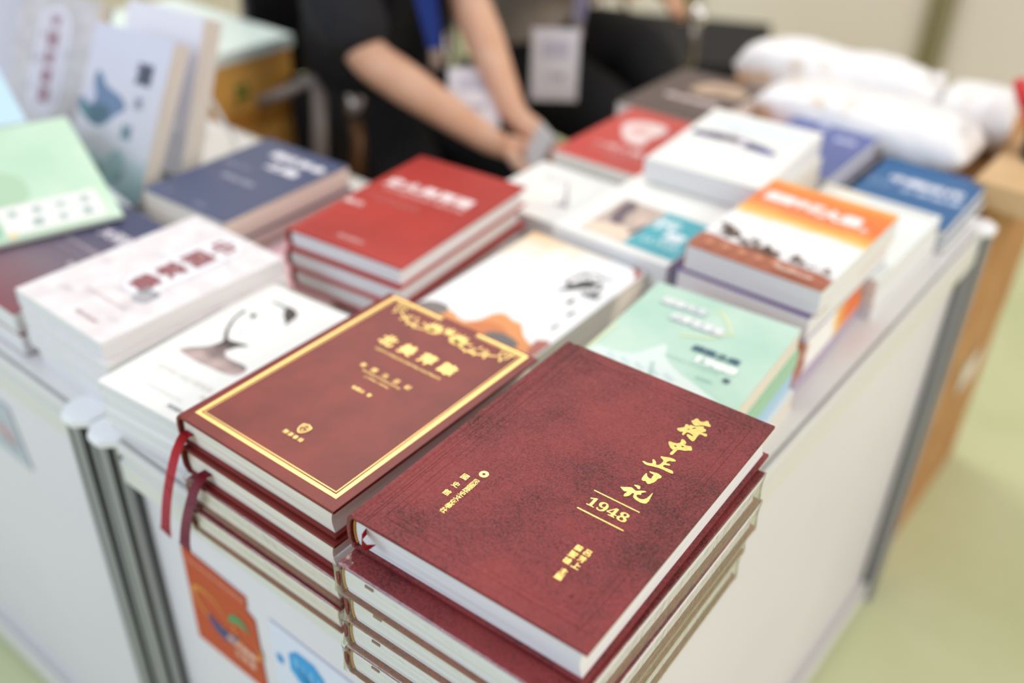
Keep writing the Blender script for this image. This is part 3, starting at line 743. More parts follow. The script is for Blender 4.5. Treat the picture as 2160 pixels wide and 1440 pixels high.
def fire_art(A):
    A.poly([(37,21),(56,11),(68,21),(71,33),(73,43),(81,50),(96,43),(105,45),(115,32),(126,23),(146,17),(146,8),(119,1),(87,1),(60,1),(30,1),(30,14)], '#ee9c58', 1)
    A.poly([(62,8),(70,22),(84,30),(100,26),(112,14),(100,3),(76,2)], '#e0834a', 1)
    A.poly([(1,12),(10,24),(28,26),(36,16),(29,4),(4,1)], '#7f7672', 1)
    A.poly([(84,8),(96,20),(114,19),(127,12),(122,3),(103,1)], '#6f6a69', 1)
    A.poly([(134,24),(133,31),(147,37),(147,21),(147,3),(138,5)], '#b96a5c', 1)
    A.poly([(128,209),(147,209),(147,188),(143,192),(140,203)], '#b0564e', 1)
    for P in ([(93,115),(100,128),(103,144),(106,154),(118,156),(128,161),(122,149),(114,139),(108,129)], [(117,101),(117,111),(120,118),(122,106)], [(130,84),(133,99),(134,93),(133,83)], [(131,54),(133,59),(133,73),(135,56)]): A.poly(P, '#2f2a2c', 1)
    A.stroke([(92,135),(98,164),(108,173),(120,168),(132,174)], [1, 4, 2, 4, 1], '#8a8484', 1)
    for k in range(10): A.stroke([(96+k*3.6, 118+random.uniform(0,45)), (99+k*3.6, 124+random.uniform(0,45))], 2.2, '#4a4446', 1)
    A.text('山河', 128, 132, 10, '#4c4648', .02)
stack(mk(fire_mat(), page=PAGE2), [
 (.0195, .121, .271, 1.5, 'white paperback at the bottom under the orange-cloud cover', {}),
 (.0195, .119, .269, 2.6, 'white paperback in the middle under the orange-cloud cover', {}),
 (.0198, .120, .270, 2, 'white paperback with orange clouds and black ink pine, between red stack and mint book', V(art=fire_art))])
# mint
MINT = noisy(mat('mint_cover', '#bfe0cb', .3), '#b6dcc6', '#cbe6d3', 14, 3)
def mint_art(A):
    A.poly([(3,70),(10,71),(26,71),(34,74),(41,77),(48,92),(57,110),(62,98),(67,87),(82,75),(103,67),(122,58),(147,48),(147,3),(3,3)], '#e2efe9', 1)
    for k in range(5): A.stroke([(20+k*14, 66), (30+k*14, 60)], 5, '#cfe2df', 1)
    A.stroke([(5,110),(2,62)], 2.2, '#eef2b6', 1)
    A.stroke([(60,128),(84,139),(99,157),(86,176),(72,189)], 2.6, '#eaf0b9', 1)
    A.text('錢穆先生', 43, 174, 11, '#8fa6b4', .06, width=46, ang=.0); A.text('錢穆先生', 43, 176, 11, '#f1f2ee', .05, width=46)
    A.text('的學思歷程', 66, 152, 12, '#94abb8', .06, width=52); A.text('的學思歷程', 66, 154, 12, '#f4f4f0', .05, width=52)
    A.text('續篇之南', 101, 117, 9, '#3d6277', .05, width=44); A.text('1988', 108, 102, 10, '#fbfff8', .07, width=36)
    A.text('JOURNEY OF LEARNING', 90, 91, 3, '#8fb0a2', 0, width=52); A.text('著', 124, 86, 6, '#48606a', .05); A.text('開源書局', 108, 76, 3.5, '#8fb0a8', 0)
    A.stroke([(60,75),(66,60),(64,40)], 2, '#b4d4c4', 1)
stack(mk(MINT, ln=.204, page=PAGE2), [
 (.0220, .327, .229, 4.4, 'pale paperback at the bottom of the mint green stack', V(cover=IVORY)),
 (.0220, .325, .227, 5.2, 'paperback with a light blue lower edge, third down in the mint green stack', V(cover=mat('light_blue_cover', '#a9d0ee', .35), flip=1)),
 (.0220, .324, .229, 4.7, 'green-spined paperback directly beneath the mint green top book', V(cover=mat('leaf_green_cover', '#9fcfae', .35), flip=1)),
 (.0225, .323, .228, 5, 'mint green paperback with a white skyline and yellow angle, topmost of its stack', V(art=mint_art))])
# orange sunset
def sunset_mat():
    m = mat('sunset_cover', '#f58a3c', .3); N, L, B = nodes(m); tc = N.new('ShaderNodeTexCoord'); sp = N.new('ShaderNodeSeparateXYZ'); L.new(tc.outputs['Object'], sp.inputs[0])
    n = N.new('ShaderNodeTexNoise'); n.inputs['Scale'].default_value = 14; n.inputs['Detail'].default_value = 4; L.new(tc.outputs['Object'], n.inputs['Vector'])
    a = N.new('ShaderNodeMath'); a.operation = 'MULTIPLY_ADD'; a.inputs[1].default_value = 1/.21; a.inputs[2].default_value = -.06; L.new(sp.outputs['Y'], a.inputs[0])
    d = N.new('ShaderNodeMath'); d.operation = 'MULTIPLY_ADD'; d.inputs[1].default_value = .14; L.new(n.outputs['Fac'], d.inputs[0]); L.new(a.outputs[0], d.inputs[2])
    r = ramp(N, [(.0, '#b8704e'), (.12, '#a5654c'), (.17, '#fdfbf8'), (.50, '#fefdfb'), (.56, '#fbd070'), (.64, '#f79a45'), (.72, '#f47836'), (.94, '#f78a3a'), (1., '#fbb04d')])
    L.new(d.outputs[0], r.inputs[0]); L.new(r.outputs[0], B.inputs['Base Color']); return m
SUN = sunset_mat()
def sunset_art(A):
    A.text('巍巍中正', 45, 165, 22, '#fff6f0', .07, width=66); A.text('大業', 101, 161, 23, '#fff6f0', .07, width=44)
    A.text('MEMORIES OF THE WAR YEARS AND THE LAND', 68, 140, 4, '#f8c4a8', .01, width=102); A.text('下', 130, 147, 10, '#fff2ea', .05)
    A.text('WESTERN MOUNTAINS', 90, 74, 3, '#dcd6d2', 0, width=36)
    A.poly([(0,30),(0,36),(14,38),(30,34),(60,34),(90,30),(148,30),(148,0),(0,0)], '#b0664a', 1)
    A.poly([(40,30),(60,44),(76,42),(92,30)], '#7a5240', 1); A.stroke([(68,52),(92,24),(100,14)], 1, '#d8c0b0', 1)
    rnd = random.Random(2)
    for x, y, s in ((14,62,8),(24,56,9),(30,48,8),(44,44,7),(56,48,6),(70,42,8),(84,38,6),(104,40,7),(112,36,6),(124,36,5),(136,34,6),(20,46,6)):
        for k in range(5):
            cx, cy, r_ = x+rnd.uniform(-5,5), y+rnd.uniform(-5,5), s*rnd.uniform(.3,.6)
            A.poly([(cx+r_*math.cos(q)*rnd.uniform(.7,1.2), cy+r_*math.sin(q)) for q in [k2*math.pi/4 for k2 in range(8)]], rnd.choice(['#5f4638', '#6e5140', '#4e3a34']), 0)
    A.row('從西南到東北', 20, 110, 14, 8, ink('#e8a980'), .02)
    A.text('開源書局出版', 114, 10, 6, '#f0d8c8', .02)
stack(mk(SUN, ln=.190, page=PAGE2), [
 (.0160, .304, .450, 3.2, 'paperback with a mauve edge at the bottom of the sunset stack', V(cover=mat('mauve_cover', '#b7a6bf', .35), flip=1)),
 (.0160, .303, .447, 2.6, 'second paperback from the bottom of the sunset stack, orange and brown spine at the right', V(flip=1)),
 (.0170, .302, .449, 3, 'paperback with orange spine at the right, third from the bottom of the sunset stack', V(flip=1))])
PURP = mat('violet_cover', '#55408f', .35)
stack(mk(SUN), [
 (.0270, .296, .485, .4, 'white-edged paperback with violet cover beneath the orange sunset book', V(cover=PURP, page=PAGE)),
 (.0288, .300, .489, 1, 'orange sunset paperback with white title above brown trees, topmost at right', V(art=sunset_art, page=PAGE))], .0503)
# teal photo
def photo_art(A):
    A.rect(27, 13, 147, 110, '#e9dcd0')
    A.rect(27, 13, 82, 110, '#c9b4a6')
    A.poly([(27,13),(82,13),(84,30),(70,46),(40,42),(27,34)], '#f3dcc4', 1)
    A.poly([(30,104),(44,108),(52,92),(50,70),(60,52),(50,44),(38,56),(34,80)], '#6f6068', 1); A.poly([(62,80),(70,88),(78,76),(74,58),(66,60)], '#dcc3b4', 1)
    A.poly([(74,30),(84,40),(86,70),(80,62)], '#6a5a60', 1)
    A.rect(84, 13, 147, 110, '#4fb3bd')
    A.text('行', 100, 80, 26, '#f2fbfb', .05); A.text('旅', 122, 60, 22, '#f2fbfb', .05); A.text('LA VOIX', 116, 38, 10, '#d8f0f2', .03, width=44); A.text('photographs and letters', 112, 22, 5, '#8fd0d6', 0, width=48)
stack(mk(IVORY, ln=.205), [
 (.0242, .137, .489, .6, 'white paperback at the bottom under the teal photo book', {}),
 (.0242, .134, .486, 1.3, 'white paperback in the middle under the teal photo book', {}),
 (.0244, .135, .487, .4, 'white paperback with teal band and portrait photo, behind the orange-cloud cover', V(art=photo_art))])
def line_art(A):
    A.stroke([(32,118),(36,100),(52,104),(66,108),(74,92),(92,64),(99,48)], [1, 3, 4, 3, 3, 5, 7], '#a99fa8', 1)
    A.stroke([(44,8),(60,20),(84,34),(98,46)], [1, 2, 2, 1], '#c9bfc9', 1); A.text('回憶', 96, 48, 8, '#8d8690', .02)
stack(mk(IVORY, wd=.130, ln=.143), [
 (.0222, -.014, .528, 1.2, 'white paperback beneath the one with grey ink lines, behind the red stack', {}),
 (.0222, -.015, .529, 1.5, 'white paperback with a curling grey ink line, behind the red stack', V(art=line_art))])
RED2 = mat('coral_red_cover', '#cf4a42', .32)
def portrait_art(A):
    A.poly([(23,140),(30,160),(60,172),(84,168),(90,140),(80,110),(92,84),(60,86),(40,110)], '#f6dcd6', 2)
    A.poly([(40,130),(56,150),(70,140),(66,122),(50,118)], '#e9b2aa', 1)
    A.text('一代人物', 66, 60, 15, '#f1c9c3', .05, width=76); A.text('A GENERATION REMEMBERED', 74, 42, 6, '#e09a92', .01, width=80); A.text('回憶與研究', 84, 26, 7, '#dd8d84', .02)
stack(mk(RED2, ln=.205), [
 (.0305, -.009, .682, 1.2, 'thick white-edged paperback beneath the coral red one near the hands', V(cover=IVORY, page=PAGE2)),
 (.0305, -.011, .680, 1.5, 'coral red paperback with a pale portrait, next to the seated person in black', V(art=portrait_art, page=PAGE2))])
stack(mk(IVORY, ln=.158), [
 (.0375, .146, .703, 2, 'white thick paperback at the base under the blue-figure book', V(page=PAGE2)),
 (.0378, .145, .702, 2, 'white thick paperback second from the bottom under the blue-figure book', V(page=PAGE2))])
def crowd_art(A):
    A.poly([(4,150),(20,196),(140,196),(146,150),(110,140),(40,142)], '#eaf3f3', 1)
    A.poly([(4,110),(24,104),(70,110),(80,102),(122,96),(118,118),(70,128),(30,130)], '#6d6a86', 1)
    for x, y, c in ((16,116,'#39427c'),(34,118,'#2c3260'),(48,114,'#4b3f52'),(62,120,'#6e4f55'),(78,114,'#e8dbe6'),(92,108,'#3d4680'),(108,106,'#4f58a0'),(120,104,'#8a86b8')):
        A.poly([(x+6*math.cos(q), y+9*math.sin(q)) for q in [k*math.pi/4 for k in range(8)]], c, 0)
    A.text('同學少年', 60, 142, 7, '#d9cfe2', .02)
stack(mk(IVORY, wd=.150, ln=.208), [(.0285, .149, .650, 5, 'thick white paperback with blue figures across its cover, highest at the back', V(art=crowd_art))], .0768)
BROWN = mat('umber_cover', '#5b4a44', .4)
def brown_art(A):
    A.poly([(54,118),(60,160),(80,180),(120,176),(140,160),(136,130),(110,124),(84,112)], '#c3a68b', 2); A.poly([(74,140),(90,160),(116,154),(108,134)], '#a98b74', 1)
    A.text('晚清風雲', 82, 82, 16, '#d8c6bf', .05, width=86); A.text('LATE QING', 96, 60, 7, '#a38f87', .02, width=60)
    for k in range(5): A.text('歷史人物與事件評述', 74, 46-k*9, 4, '#857069', 0, width=110)
stack(mk(BROWN, ln=.206, page=PAGE2), [
 (.0295, -.048, .893, 1.6, 'umber brown paperback beneath the other umber one near the black chair', {}),
 (.0300, -.05, .892, 1, 'umber brown paperback with a tan patch, farthest at the back of the counter', V(art=brown_art))])
stack(mk(RED2, wd=.130, ln=.19), [(.0145, .100, .868, 1, 'coral red paperback mostly hidden under the periwinkle books by the white bags', V(art=lambda A: A.text('走過', 40, 175, 12, '#f3c9c4', .05)))])
PERI = mat('periwinkle_cover', '#5a68a4', .35)
stack(mk(PERI, wd=.130, ln=.186), [
 (.0108, .171, .870, .6, 'periwinkle blue paperback at the bottom of three beside the blue book', {}),
 (.0108, .169, .868, 1.4, 'periwinkle blue paperback in the middle of three beside the blue book', {}),
 (.0112, .170, .868, 1, 'periwinkle blue paperback on top of three, half under the white bags', V(art=lambda A: (A.text('故', 52, 172, 16, '#c9cdea', .05), A.text('事集', 96, 138, 15, '#c9cdea', .05))))], .0151)
COBALT = mat('cobalt_cover', '#1f6299', .32)
def cobalt_art(A):
    A.text('中國近代', 78, 118, 21, '#e8ecf6', .06, width=96); A.text('史事論叢', 92, 90, 14, '#b9cbe4', .04, width=80); A.text('○○', 24, 92, 13, '#93b4d8', .03)
stack(mk(COBALT, wd=.140, ln=.186), [
 (.0142, .322, .859, .4, 'cobalt blue paperback beneath the other one at the right rear corner', {}),
 (.0148, .320, .858, 1, 'cobalt blue paperback with white title at the right rear corner of the counter', V(art=cobalt_art))])
PMINT = mat('white_mint_cover', '#f4fbf8', .35)
def pm_art(A): A.rect(3, 190, 143, 198, '#f7d9a8'); A.rect(60, 192, 143, 196, '#b9c8e6')
stack(mk(PMINT, ln=.205), [
 (.0235, .307, .649, .2, 'white paperback at the bottom, beside the sunset stack near the counter edge', {}),
 (.0262, .306, .648, .5, 'white paperback with a pale top stripe, between the sunset and cobalt books', V(art=pm_art))])

# ------------------------------------------------------------------ books on stands, left counter
def lean(o, P, yaw, tilt, label, cat='book', group=None):
    """upright book leaning back: local x = width, local y = up the cover"""
    u = Vector((math.cos(yaw), math.sin(yaw), 0)); v = Vector((-u.y*math.sin(tilt), u.x*math.sin(tilt), math.cos(tilt))); n = u.cross(v)
    M = Matrix((u, v, n)).transposed().to_4x4(); M.translation = Vector(P)
    o.matrix_world = M; tag(o, label, cat, group); return o
def lake_mat():
    m = mat('misty_lake_cover', '#dcdbe6', .4); N, L, B = nodes(m); tc = N.new('ShaderNodeTexCoord')
    sp = N.new('ShaderNodeSeparateXYZ'); L.new(tc.outputs['Object'], sp.inputs[0])
    n = N.new('ShaderNodeTexNoise'); n.inputs['Scale'].default_value = 16; n.inputs['Detail'].default_value = 4; L.new(tc.outputs['Object'], n.inputs['Vector'])
    a = N.new('ShaderNodeMath'); a.operation = 'MULTIPLY_ADD'; a.inputs[1].default_value = 4.76; L.new(sp.outputs['Y'], a.inputs[0])
    s = N.new('ShaderNodeMath'); s.operation = 'MULTIPLY_ADD'; s.inputs[1].default_value = .5; s.inputs[2].default_value = -.25; L.new(n.outputs['Fac'], s.inputs[0]); L.new(s.outputs[0], a.inputs[2])
    r = ramp(N, [(.0, '#8fb2bf'), (.15, '#a9c6ca'), (.28, '#cfd2d6'), (.5, '#d8d5da'), (1, '#dcdbe6')]); L.new(a.outputs[0], r.inputs[0]); L.new(r.outputs[0], B.inputs['Base Color']); return m
def lake_art(A):
    A.poly([(1,112),(1,96),(16,88),(40,78),(58,84),(72,100),(92,112),(80,124),(60,130),(44,134),(36,146),(24,152),(20,140),(26,122),(12,112)], '#6f86a4', 2)
    A.poly([(1,98),(18,86),(40,80),(54,86),(66,100),(50,112),(30,104),(10,106)], '#4f6c78', 2); A.poly([(3,104),(10,92),(24,88),(22,100)], '#5e9496', 2)
    A.poly([(10,118),(22,134),(32,118),(26,104),(14,106)], '#cfcddb', 2)
    A.poly([(70,36),(86,60),(104,58),(112,30),(96,14),(80,18)], '#9cb9bd', 2); A.poly([(50,20),(62,40),(74,24),(66,8)], '#8f9a94', 2)
    A.text('湖', 108, 160, 26, '#4a515f', .06); A.text('水', 110, 124, 17, '#8a8f9d', .04); A.text('謠', 100, 84, 18, '#6f8a92', .04); A.text('記', 104, 26, 10, '#6f868e', .03)
def bigoval(A):
    A.poly([(74-q[1], q[0]) for q in capsule(70, 162, 0, 30)], '#e7e6f0', 0); A.poly([(74-q[1], q[0]) for q in capsule(70, 162, 0, 25)], '#d9d2d8', 0)
    for k, ch in enumerate('中國家書選'): A.text(ch, 74, 172-k*26, 20, '#9d6f78', .03)
    for k in range(12): A.text('山水', random.uniform(12, 136), random.uniform(14, 200), 8, '#c4bcbb', 0)
GREYP = noisy(mat('grey_patterned_cover', '#cfc8c6', .45), '#c6bfbc', '#d6d0cf', 40, 5)
TH = [(-.508, .254, R(6.7), R(29), .026, lake_mat(), lake_art, 'misty lake landscape book standing tilted on the left counter'),
      (-.541, .345, R(5.6), R(22.3), .032, mat('white_standing_cover', '#f1eef3', .4), None, 'thick white book standing tilted just behind the misty lake book'),
      (-.720, .279, R(12), R(29), .026, GREYP, bigoval, 'grey book with tall white oval and red characters standing on the left counter'),
      (-.882, .268, R(10), R(29), .024, mat('grey_plain_cover', '#cfccd2', .45), None, 'plain grey book standing at the far left edge')]
for x, y, ya, ti, t, cv, art, lab in TH:
    o = softcover('standing_book', .148, .210, t, cv, PAGE2, art)
    # cover faces the camera side: front board on top of local z, so push back by thickness
    u = Vector((math.cos(ya), math.sin(ya), 0)); v = Vector((-u.y*math.sin(ti), u.x*math.sin(ti), math.cos(ti))); n = u.cross(v)
    P = Vector((x, y, 0)) - n*t; P.z = ZT+.0008
    lean(o, P, ya, ti, lab)
    st = empty('book_stand'); bm = bmesh.new(); box(bm, .03, .118, 0, .15, -.0042, -.0012, .0008)
    link('back_plate', bm, mat('clear_acrylic', '#dfe6ea', .12, 0, .5, .3), st)
    for lx in (.042, .106):
        bm = bmesh.new(); tube(bm, [(lx, .135, -.0042), (lx, .10*math.tan(ti)+.004, -.10)], .003, 8)
        link('prop_leg', bm, MATS['clear_acrylic'], st)
    lean(st, P - n*.0006, ya, ti, {'misty': 'clear acrylic stand behind the misty lake book', 'thick': 'clear acrylic stand behind the thick white standing book', 'grey': 'clear acrylic stand behind the grey oval book', 'plain': 'clear acrylic stand behind the plain grey book at far left'}[lab.split()[0]], 'book stand')
# mint booklets on a slanted rest
GRN = noisy(mat('pale_green_booklet_cover', '#c3e3c4', .3), '#bddfc0', '#cce8cd', 12, 3)
def green_art(A):
    A.poly([(2,60),(20,62),(60,58),(70,80),(66,110),(40,130),(8,128),(2,100)], '#b4d3b2', 2)
    A.poly([(26,8),(134,8),(134,58),(26,58)], '#f4f2ee', 0)
    A.frame(25, 7, 135, 59, .8, ink('#dfe9b4'))
    A.row('青春詩選', 40, 118, 43, 12, ink('#9fbcae'), .02); A.row('讀本集', 62, 116, 22, 12, ink('#93b3a5'), .03)
    A.poly([(4,6),(22,8),(24,30),(8,34)], '#9dccb0', 1); A.poly([(26,2),(36,2),(38,12),(28,14)], '#f2dcae', 1)
ya, ti = R(73.8), R(76); u = Vector((math.cos(ya), math.sin(ya), 0)); v = Vector((-u.y*math.sin(ti), u.x*math.sin(ti), math.cos(ti))); n = u.cross(v)
P0 = Vector((-.310, .058, .7605))
names = ['topmost', 'second', 'third', 'fourth', 'fifth']
for k in range(5):
    o = softcover('booklet', .148, .210, .0052, GRN, PAGE, green_art if k == 0 else None)
    lean(o, P0 + n*(-.0055*(k+1)+.004) + v*(.006*k) + u*(.002*(k % 2)) , ya, ti, 'pale green booklet, %s in the slanted pile at left' % names[k] + (' with a white title label' if k == 0 else ''), 'booklet', None)
o = softcover('booklet', .148, .160, .010, mat('pale_blue_booklet_cover', '#c3e2f0', .35), PAGE, None)
lean(o, P0 + u*(-.045) + v*.215 - n*.006, ya, ti, 'pale blue booklet lying slanted behind the green booklets at far left', 'booklet')
rest = empty('display_rest'); bm = bmesh.new()
extrude_profile(bm, [(-.345, ZT+.0502), (-.52, ZT+.0502), (-.52, ZT+.072), (-.345, ZT+.034+.0165)], .03, .40)
bpy.data.objects.remove(rest)
stand = empty('display_rest', (-.44, .2, ZT))
bm = bmesh.new(); extrude_profile(bm, [(.085, 0.0005), (-.09, .0005), (-.09, .058), (-.085, .058), (.085, .0195)], -.165, .06)
link('rest_wedge', bm, mat('clear_acrylic'), stand); tag(stand, 'clear acrylic wedge holding up the green booklets', 'display rest')

# ------------------------------------------------------------------ boxes, bags and pens at the back
def carton(x0, x1, y0, y1, z0, z1, m, label, tape=True, tm=None, yaw=0):
    t = empty('carton', ((x0+x1)/2, (y0+y1)/2, z0), (0, 0, R(yaw))); tag(t, label, 'box')
    dx, dy, h = (x1-x0)/2, (y1-y0)/2, z1-z0
    bm = bmesh.new(); box(bm, -dx, dx, -dy, dy, 0, h-.003, .002); link('carton_body', bm, m, t)
    for s in (-1, 1):
        bm = bmesh.new(); box(bm, -dx, dx, (0.001 if s > 0 else -dy), (dy if s > 0 else -.001), h-.003, h, .0008); link('flap', bm, m, t)
    if tape:
        bm = bmesh.new(); box(bm, -dx-.0006, dx+.0006, -.025, .025, h, h+.0004); box(bm, dx, dx+.0006, -.025, .025, h-.07, h); link('tape', bm, tm or mat('brown_tape', '#a9793f', .3), t)
    return t
carton(-.05, .468, 1.03, 1.46, 0, .36, CARD, 'large brown cardboard carton on the floor behind the counter, lower of two')
c = carton(-.05, .470, 1.025, 1.455, .3605, ZT-.003, CARD, 'brown cardboard carton with taped lid, stacked on the larger one behind the counter')
bm = bmesh.new(); box(bm, .2601, .2606, .02, .12, -.10, -.045); link('shipping_label', bm, mat('white_label', '#ece6de', .4), c)
carton(.440, .600, 1.03, 1.33, ZT, ZT+.036, noisy(mat('light_cardboard', '#d8b483', .8), '#d2ad7c', '#dfbd8f', 10), 'small light cardboard box at the right rear behind the white bags')
# white bags
def bag_mat():
    m = mat('white_plastic_bag', '#fbf8f5', .35); N, L, B = nodes(m); tc = N.new('ShaderNodeTexCoord'); n = N.new('ShaderNodeTexNoise'); n.inputs['Scale'].default_value = 9; n.inputs['Detail'].default_value = 4
    L.new(tc.outputs['Object'], n.inputs['Vector']); r = ramp(N, [(.33, '#dcb98c'), (.40, '#fbf8f5')]); L.new(n.outputs['Fac'], r.inputs[0]); L.new(r.outputs[0], B.inputs['Base Color'])
    b2 = N.new('ShaderNodeTexNoise'); b2.inputs['Scale'].default_value = 40; b2.inputs['Detail'].default_value = 6; L.new(tc.outputs['Object'], b2.inputs['Vector'])
    bp = N.new('ShaderNodeBump'); bp.inputs['Strength'].default_value = .6; bp.inputs['Distance'].default_value = .006; L.new(b2.outputs['Fac'], bp.inputs['Height']); L.new(bp.outputs[0], B.inputs['Normal'])
    return m
BAG = bag_mat()
from mathutils import noise as mn
def pillow(name, loc, dims, yaw, seed, label, folds=3):
    t = empty(name, loc, (0, 0, R(yaw))); tag(t, label, 'bag')
    bm = bmesh.new(); nx, nz = 34, 20; lx, ly, lz = dims; rings = []
    for i in range(nx+1):
        u = i/nx*2-1; e = (1-abs(u)**5)**.5 if abs(u) < 1 else 0; e = max(e, .12)
        ring = []
        for k in range(nz):
            a = 2*math.pi*k/nz; cy, cz = math.cos(a), math.sin(a)
            sy = math.copysign(abs(cy)**.7, cy); sz = math.copysign(abs(cz)**.75, cz)
            d = mn.noise(Vector((u*2.5+seed, sy*1.5, sz*1.5+seed)))*.12 + mn.noise(Vector((u*9, sy*4+seed, sz*4)))*.05
            z = lz/2*sz*e*(1+d) + lz/2
            ring.append(bm.verts.new((lx/2*u*(1+.03*d), ly/2*sy*(.75+.25*e)*(1+d), max(z, .0005))))
        rings.append(ring)
    for a, c_ in zip(rings, rings[1:]):
        for k in range(nz): bm.faces.new((a[k], a[(k+1) % nz], c_[(k+1) % nz], c_[k]))
    bm.faces.new(rings[0][::-1]); bm.faces.new(rings[-1])
    bmesh.ops.recalc_face_normals(bm, faces=bm.faces)
    link('bag_body', bm, BAG, t, True)
    bm = bmesh.new()
    P = [(lx*.42*math.cos(q*.3), -ly*.1+ly*.16*math.sin(q), lz*(.9+.05*math.sin(q*2))) for q in [k*.35-1.5 for k in range(10)]]
    for k in range(9):
        a, c_ = Vector(P[k]), Vector(P[k+1]); bm.faces.new([bm.verts.new(p) for p in (a, c_, c_+Vector((.02, .004, .002)), a+Vector((.02, .004, .002)))])
    bmesh.ops.solidify(bm, geom=bm.faces, thickness=.0006)
    link('bag_handle', bm, BAG, t)
    return t
pillow('bag_bundle', (.250, 1.118, ZT+.001), (.33, .135, .080), 0, 1.3, 'long rolled bundle of white plastic bags, nearest on the cartons')
pillow('bag_bundle', (.15, 1.250, ZT+.001), (.34, .105, .098), 2, 5.1, 'rolled bundle of white plastic bags lying farthest back on the cartons')
pillow('bag_bundle', (.370, 1.25, ZT+.001), (.11, .12, .090), 10, 8.7, 'crumpled white plastic bag bundle at the right end of the bag pile')
# pen cup
def pen_cup(x, y, z):
    t = empty('pen_cup', (x, y, z)); tag(t, 'black pen cup on the small light box at the far right', 'cup')
    bm = bmesh.new(); n = 20
    ro = [[bm.verts.new((r_*math.cos(2*math.pi*k/n), r_*math.sin(2*math.pi*k/n), zz)) for k in range(n)] for r_, zz in ((.030,0),(.033,.045),(.030,.045),(.028,.004))]
    for a, c_ in zip(ro, ro[1:]):
        for k in range(n): bm.faces.new((a[k], a[(k+1) % n], c_[(k+1) % n], c_[k]))
    bm.faces.new(ro[0][::-1]); bm.faces.new(ro[-1]); link('cup_body', bm, mat('black_plastic', '#26201f', .45), t)
    bm = bmesh.new(); tube(bm, [(0.0335*math.cos(q), .0335*math.sin(q), .040) for q in [k*2*math.pi/24 for k in range(25)]], .0012, 6); link('cup_rim', bm, MATS['black_plastic'], t)
def marker(name, a, d, ln, c1, c2, r_, label):
    a = Vector(a); d = Vector(d).normalized(); t = empty(name, a); tag(t, label, 'pen')
    t.rotation_euler = d.to_track_quat('Z', 'Y').to_euler()
    bm = bmesh.new(); tube(bm, [(0,0,0),(0,0,ln*.68)], r_, 12); link('barrel', bm, mat('pen_'+c1[1:], c1, .3), t)
    bm = bmesh.new(); tube(bm, [(0,0,ln*.68),(0,0,ln*.97),(0,0,ln)], [r_*1.15, r_*1.15, r_*.7], 12); link('pen_cap', bm, mat('pen_'+c2[1:], c2, .3), t)
    bm = bmesh.new(); box(bm, r_*1.1, r_*1.1+.0016, -.002, .002, ln*.62, ln*.95); link('clip', bm, mat('pen_'+c2[1:], c2, .3), t)
PX, PY = .492, 1.165
pen_cup(PX, PY, ZT+.0365)
marker('marker_pen', (PX-.004, PY-.004, ZT+.042), (-.55, -.10, 1), .115, '#d8262c', '#e2393c', .0085, 'red marker pen leaning left in the pen cup at right')
marker('marker_pen', (PX+.006, PY+.004, ZT+.042), (.25, .10, 1), .120, '#e6e2f2', '#9a97cc', .0095, 'white and lavender marker pen leaning right in the pen cup')
# golden cartons with mint board
gc = carton(-1.05, -.73, .60, .838, 0, .36, CARDG, 'golden brown carton on the floor behind the left counter, lower of two', False)
gc = carton(-1.05, -.73, .60, .838, .3605, .715, CARDG, 'golden brown carton with a green clover mark, upper of two behind the left counter', False)
A = Art(0)
for a in range(4): q = R(45+90*a); A.poly([(0,0),(15*math.cos(q-.6),15*math.sin(q-.6)),(20*math.cos(q),20*math.sin(q)),(15*math.cos(q+.6),15*math.sin(q+.6))], '#1d7a2a', 1, up=0)
m_ = A.done(gc, 'clover_mark'); m_.rotation_euler = (R(90), 0, R(90)); m_.location = (.1608, .0, .300)
bm = bmesh.new(); box(bm, .16, .1606, -.119, .119, .225, .262); link('tape_band', bm, mat('clear_tape', '#b98038', .25), gc)
mb = empty('board', (-.885, .72, .716)); tag(mb, 'pale mint board lying on the golden brown cartons', 'board')
bm = bmesh.new(); box(bm, -.20, .162, -.22, .122, 0, .022, .003); link('board_sheet', bm, noisy(mat('mint_board', '#d4ebe1', .35), '#e4f6ee', '#ecfaf4', 4), mb)

# ------------------------------------------------------------------ chairs
CHROME = mat('chrome_tube', '#b7b0a8', .22, .9); BLK = noisy(mat('black_upholstery', '#151416', .75), '#121113', '#1a181a', 40, 3)
def chair(x, y, yaw, label, tubem=CHROME, arms=True):
    t = empty('stacking_chair', (x, y, 0), (0, 0, R(yaw))); tag(t, label, 'chair')
    bm = bmesh.new(); box(bm, -.22, .22, -.22, .22, .425, .465, .015); link('seat', bm, BLK, t)
    bm = bmesh.new(); box(bm, -.245, -.215, -.21, .21, .60, .86, .012); link('backrest', bm, BLK, t)
    for sx in (-1, 1):
        for sy in (-1, 1):
            bm = bmesh.new(); tube(bm, [(sx*.19, sy*.19, .425), (sx*.205, sy*.215, .2), (sx*.215, sy*.225, 0)], .011, 10); link('leg', bm, tubem, t)
            if sx < 0: bm = bmesh.new(); tube(bm, [(-.19, sy*.19, .425), (-.225, sy*.2, .5), (-.235, sy*.2, .80)], .011, 10); link('back_post', bm, tubem, t)
    for sy in (-1, 1) if arms else ():
        bm = bmesh.new(); tube(bm, [(-.225, sy*.225, .64), (-.1, sy*.235, .655), (.14, sy*.235, .655), (.19, sy*.232, .62), (.20, sy*.225, .44)], .012, 10); link('armrest', bm, tubem, t)
    return t
chair(-.64, 1.06, 0, 'black chair with metal tube frame under the seated person in black T-shirt', mat('taupe_tube', '#8a7d74', .4, .4), False)
chair(-.62, 2.16, 25, 'empty black chair with a flat seat behind the second person', CHROME, False)
chair(-.68, 1.56, 40, 'black chair under the person in the beige shirt', CHROME, False)

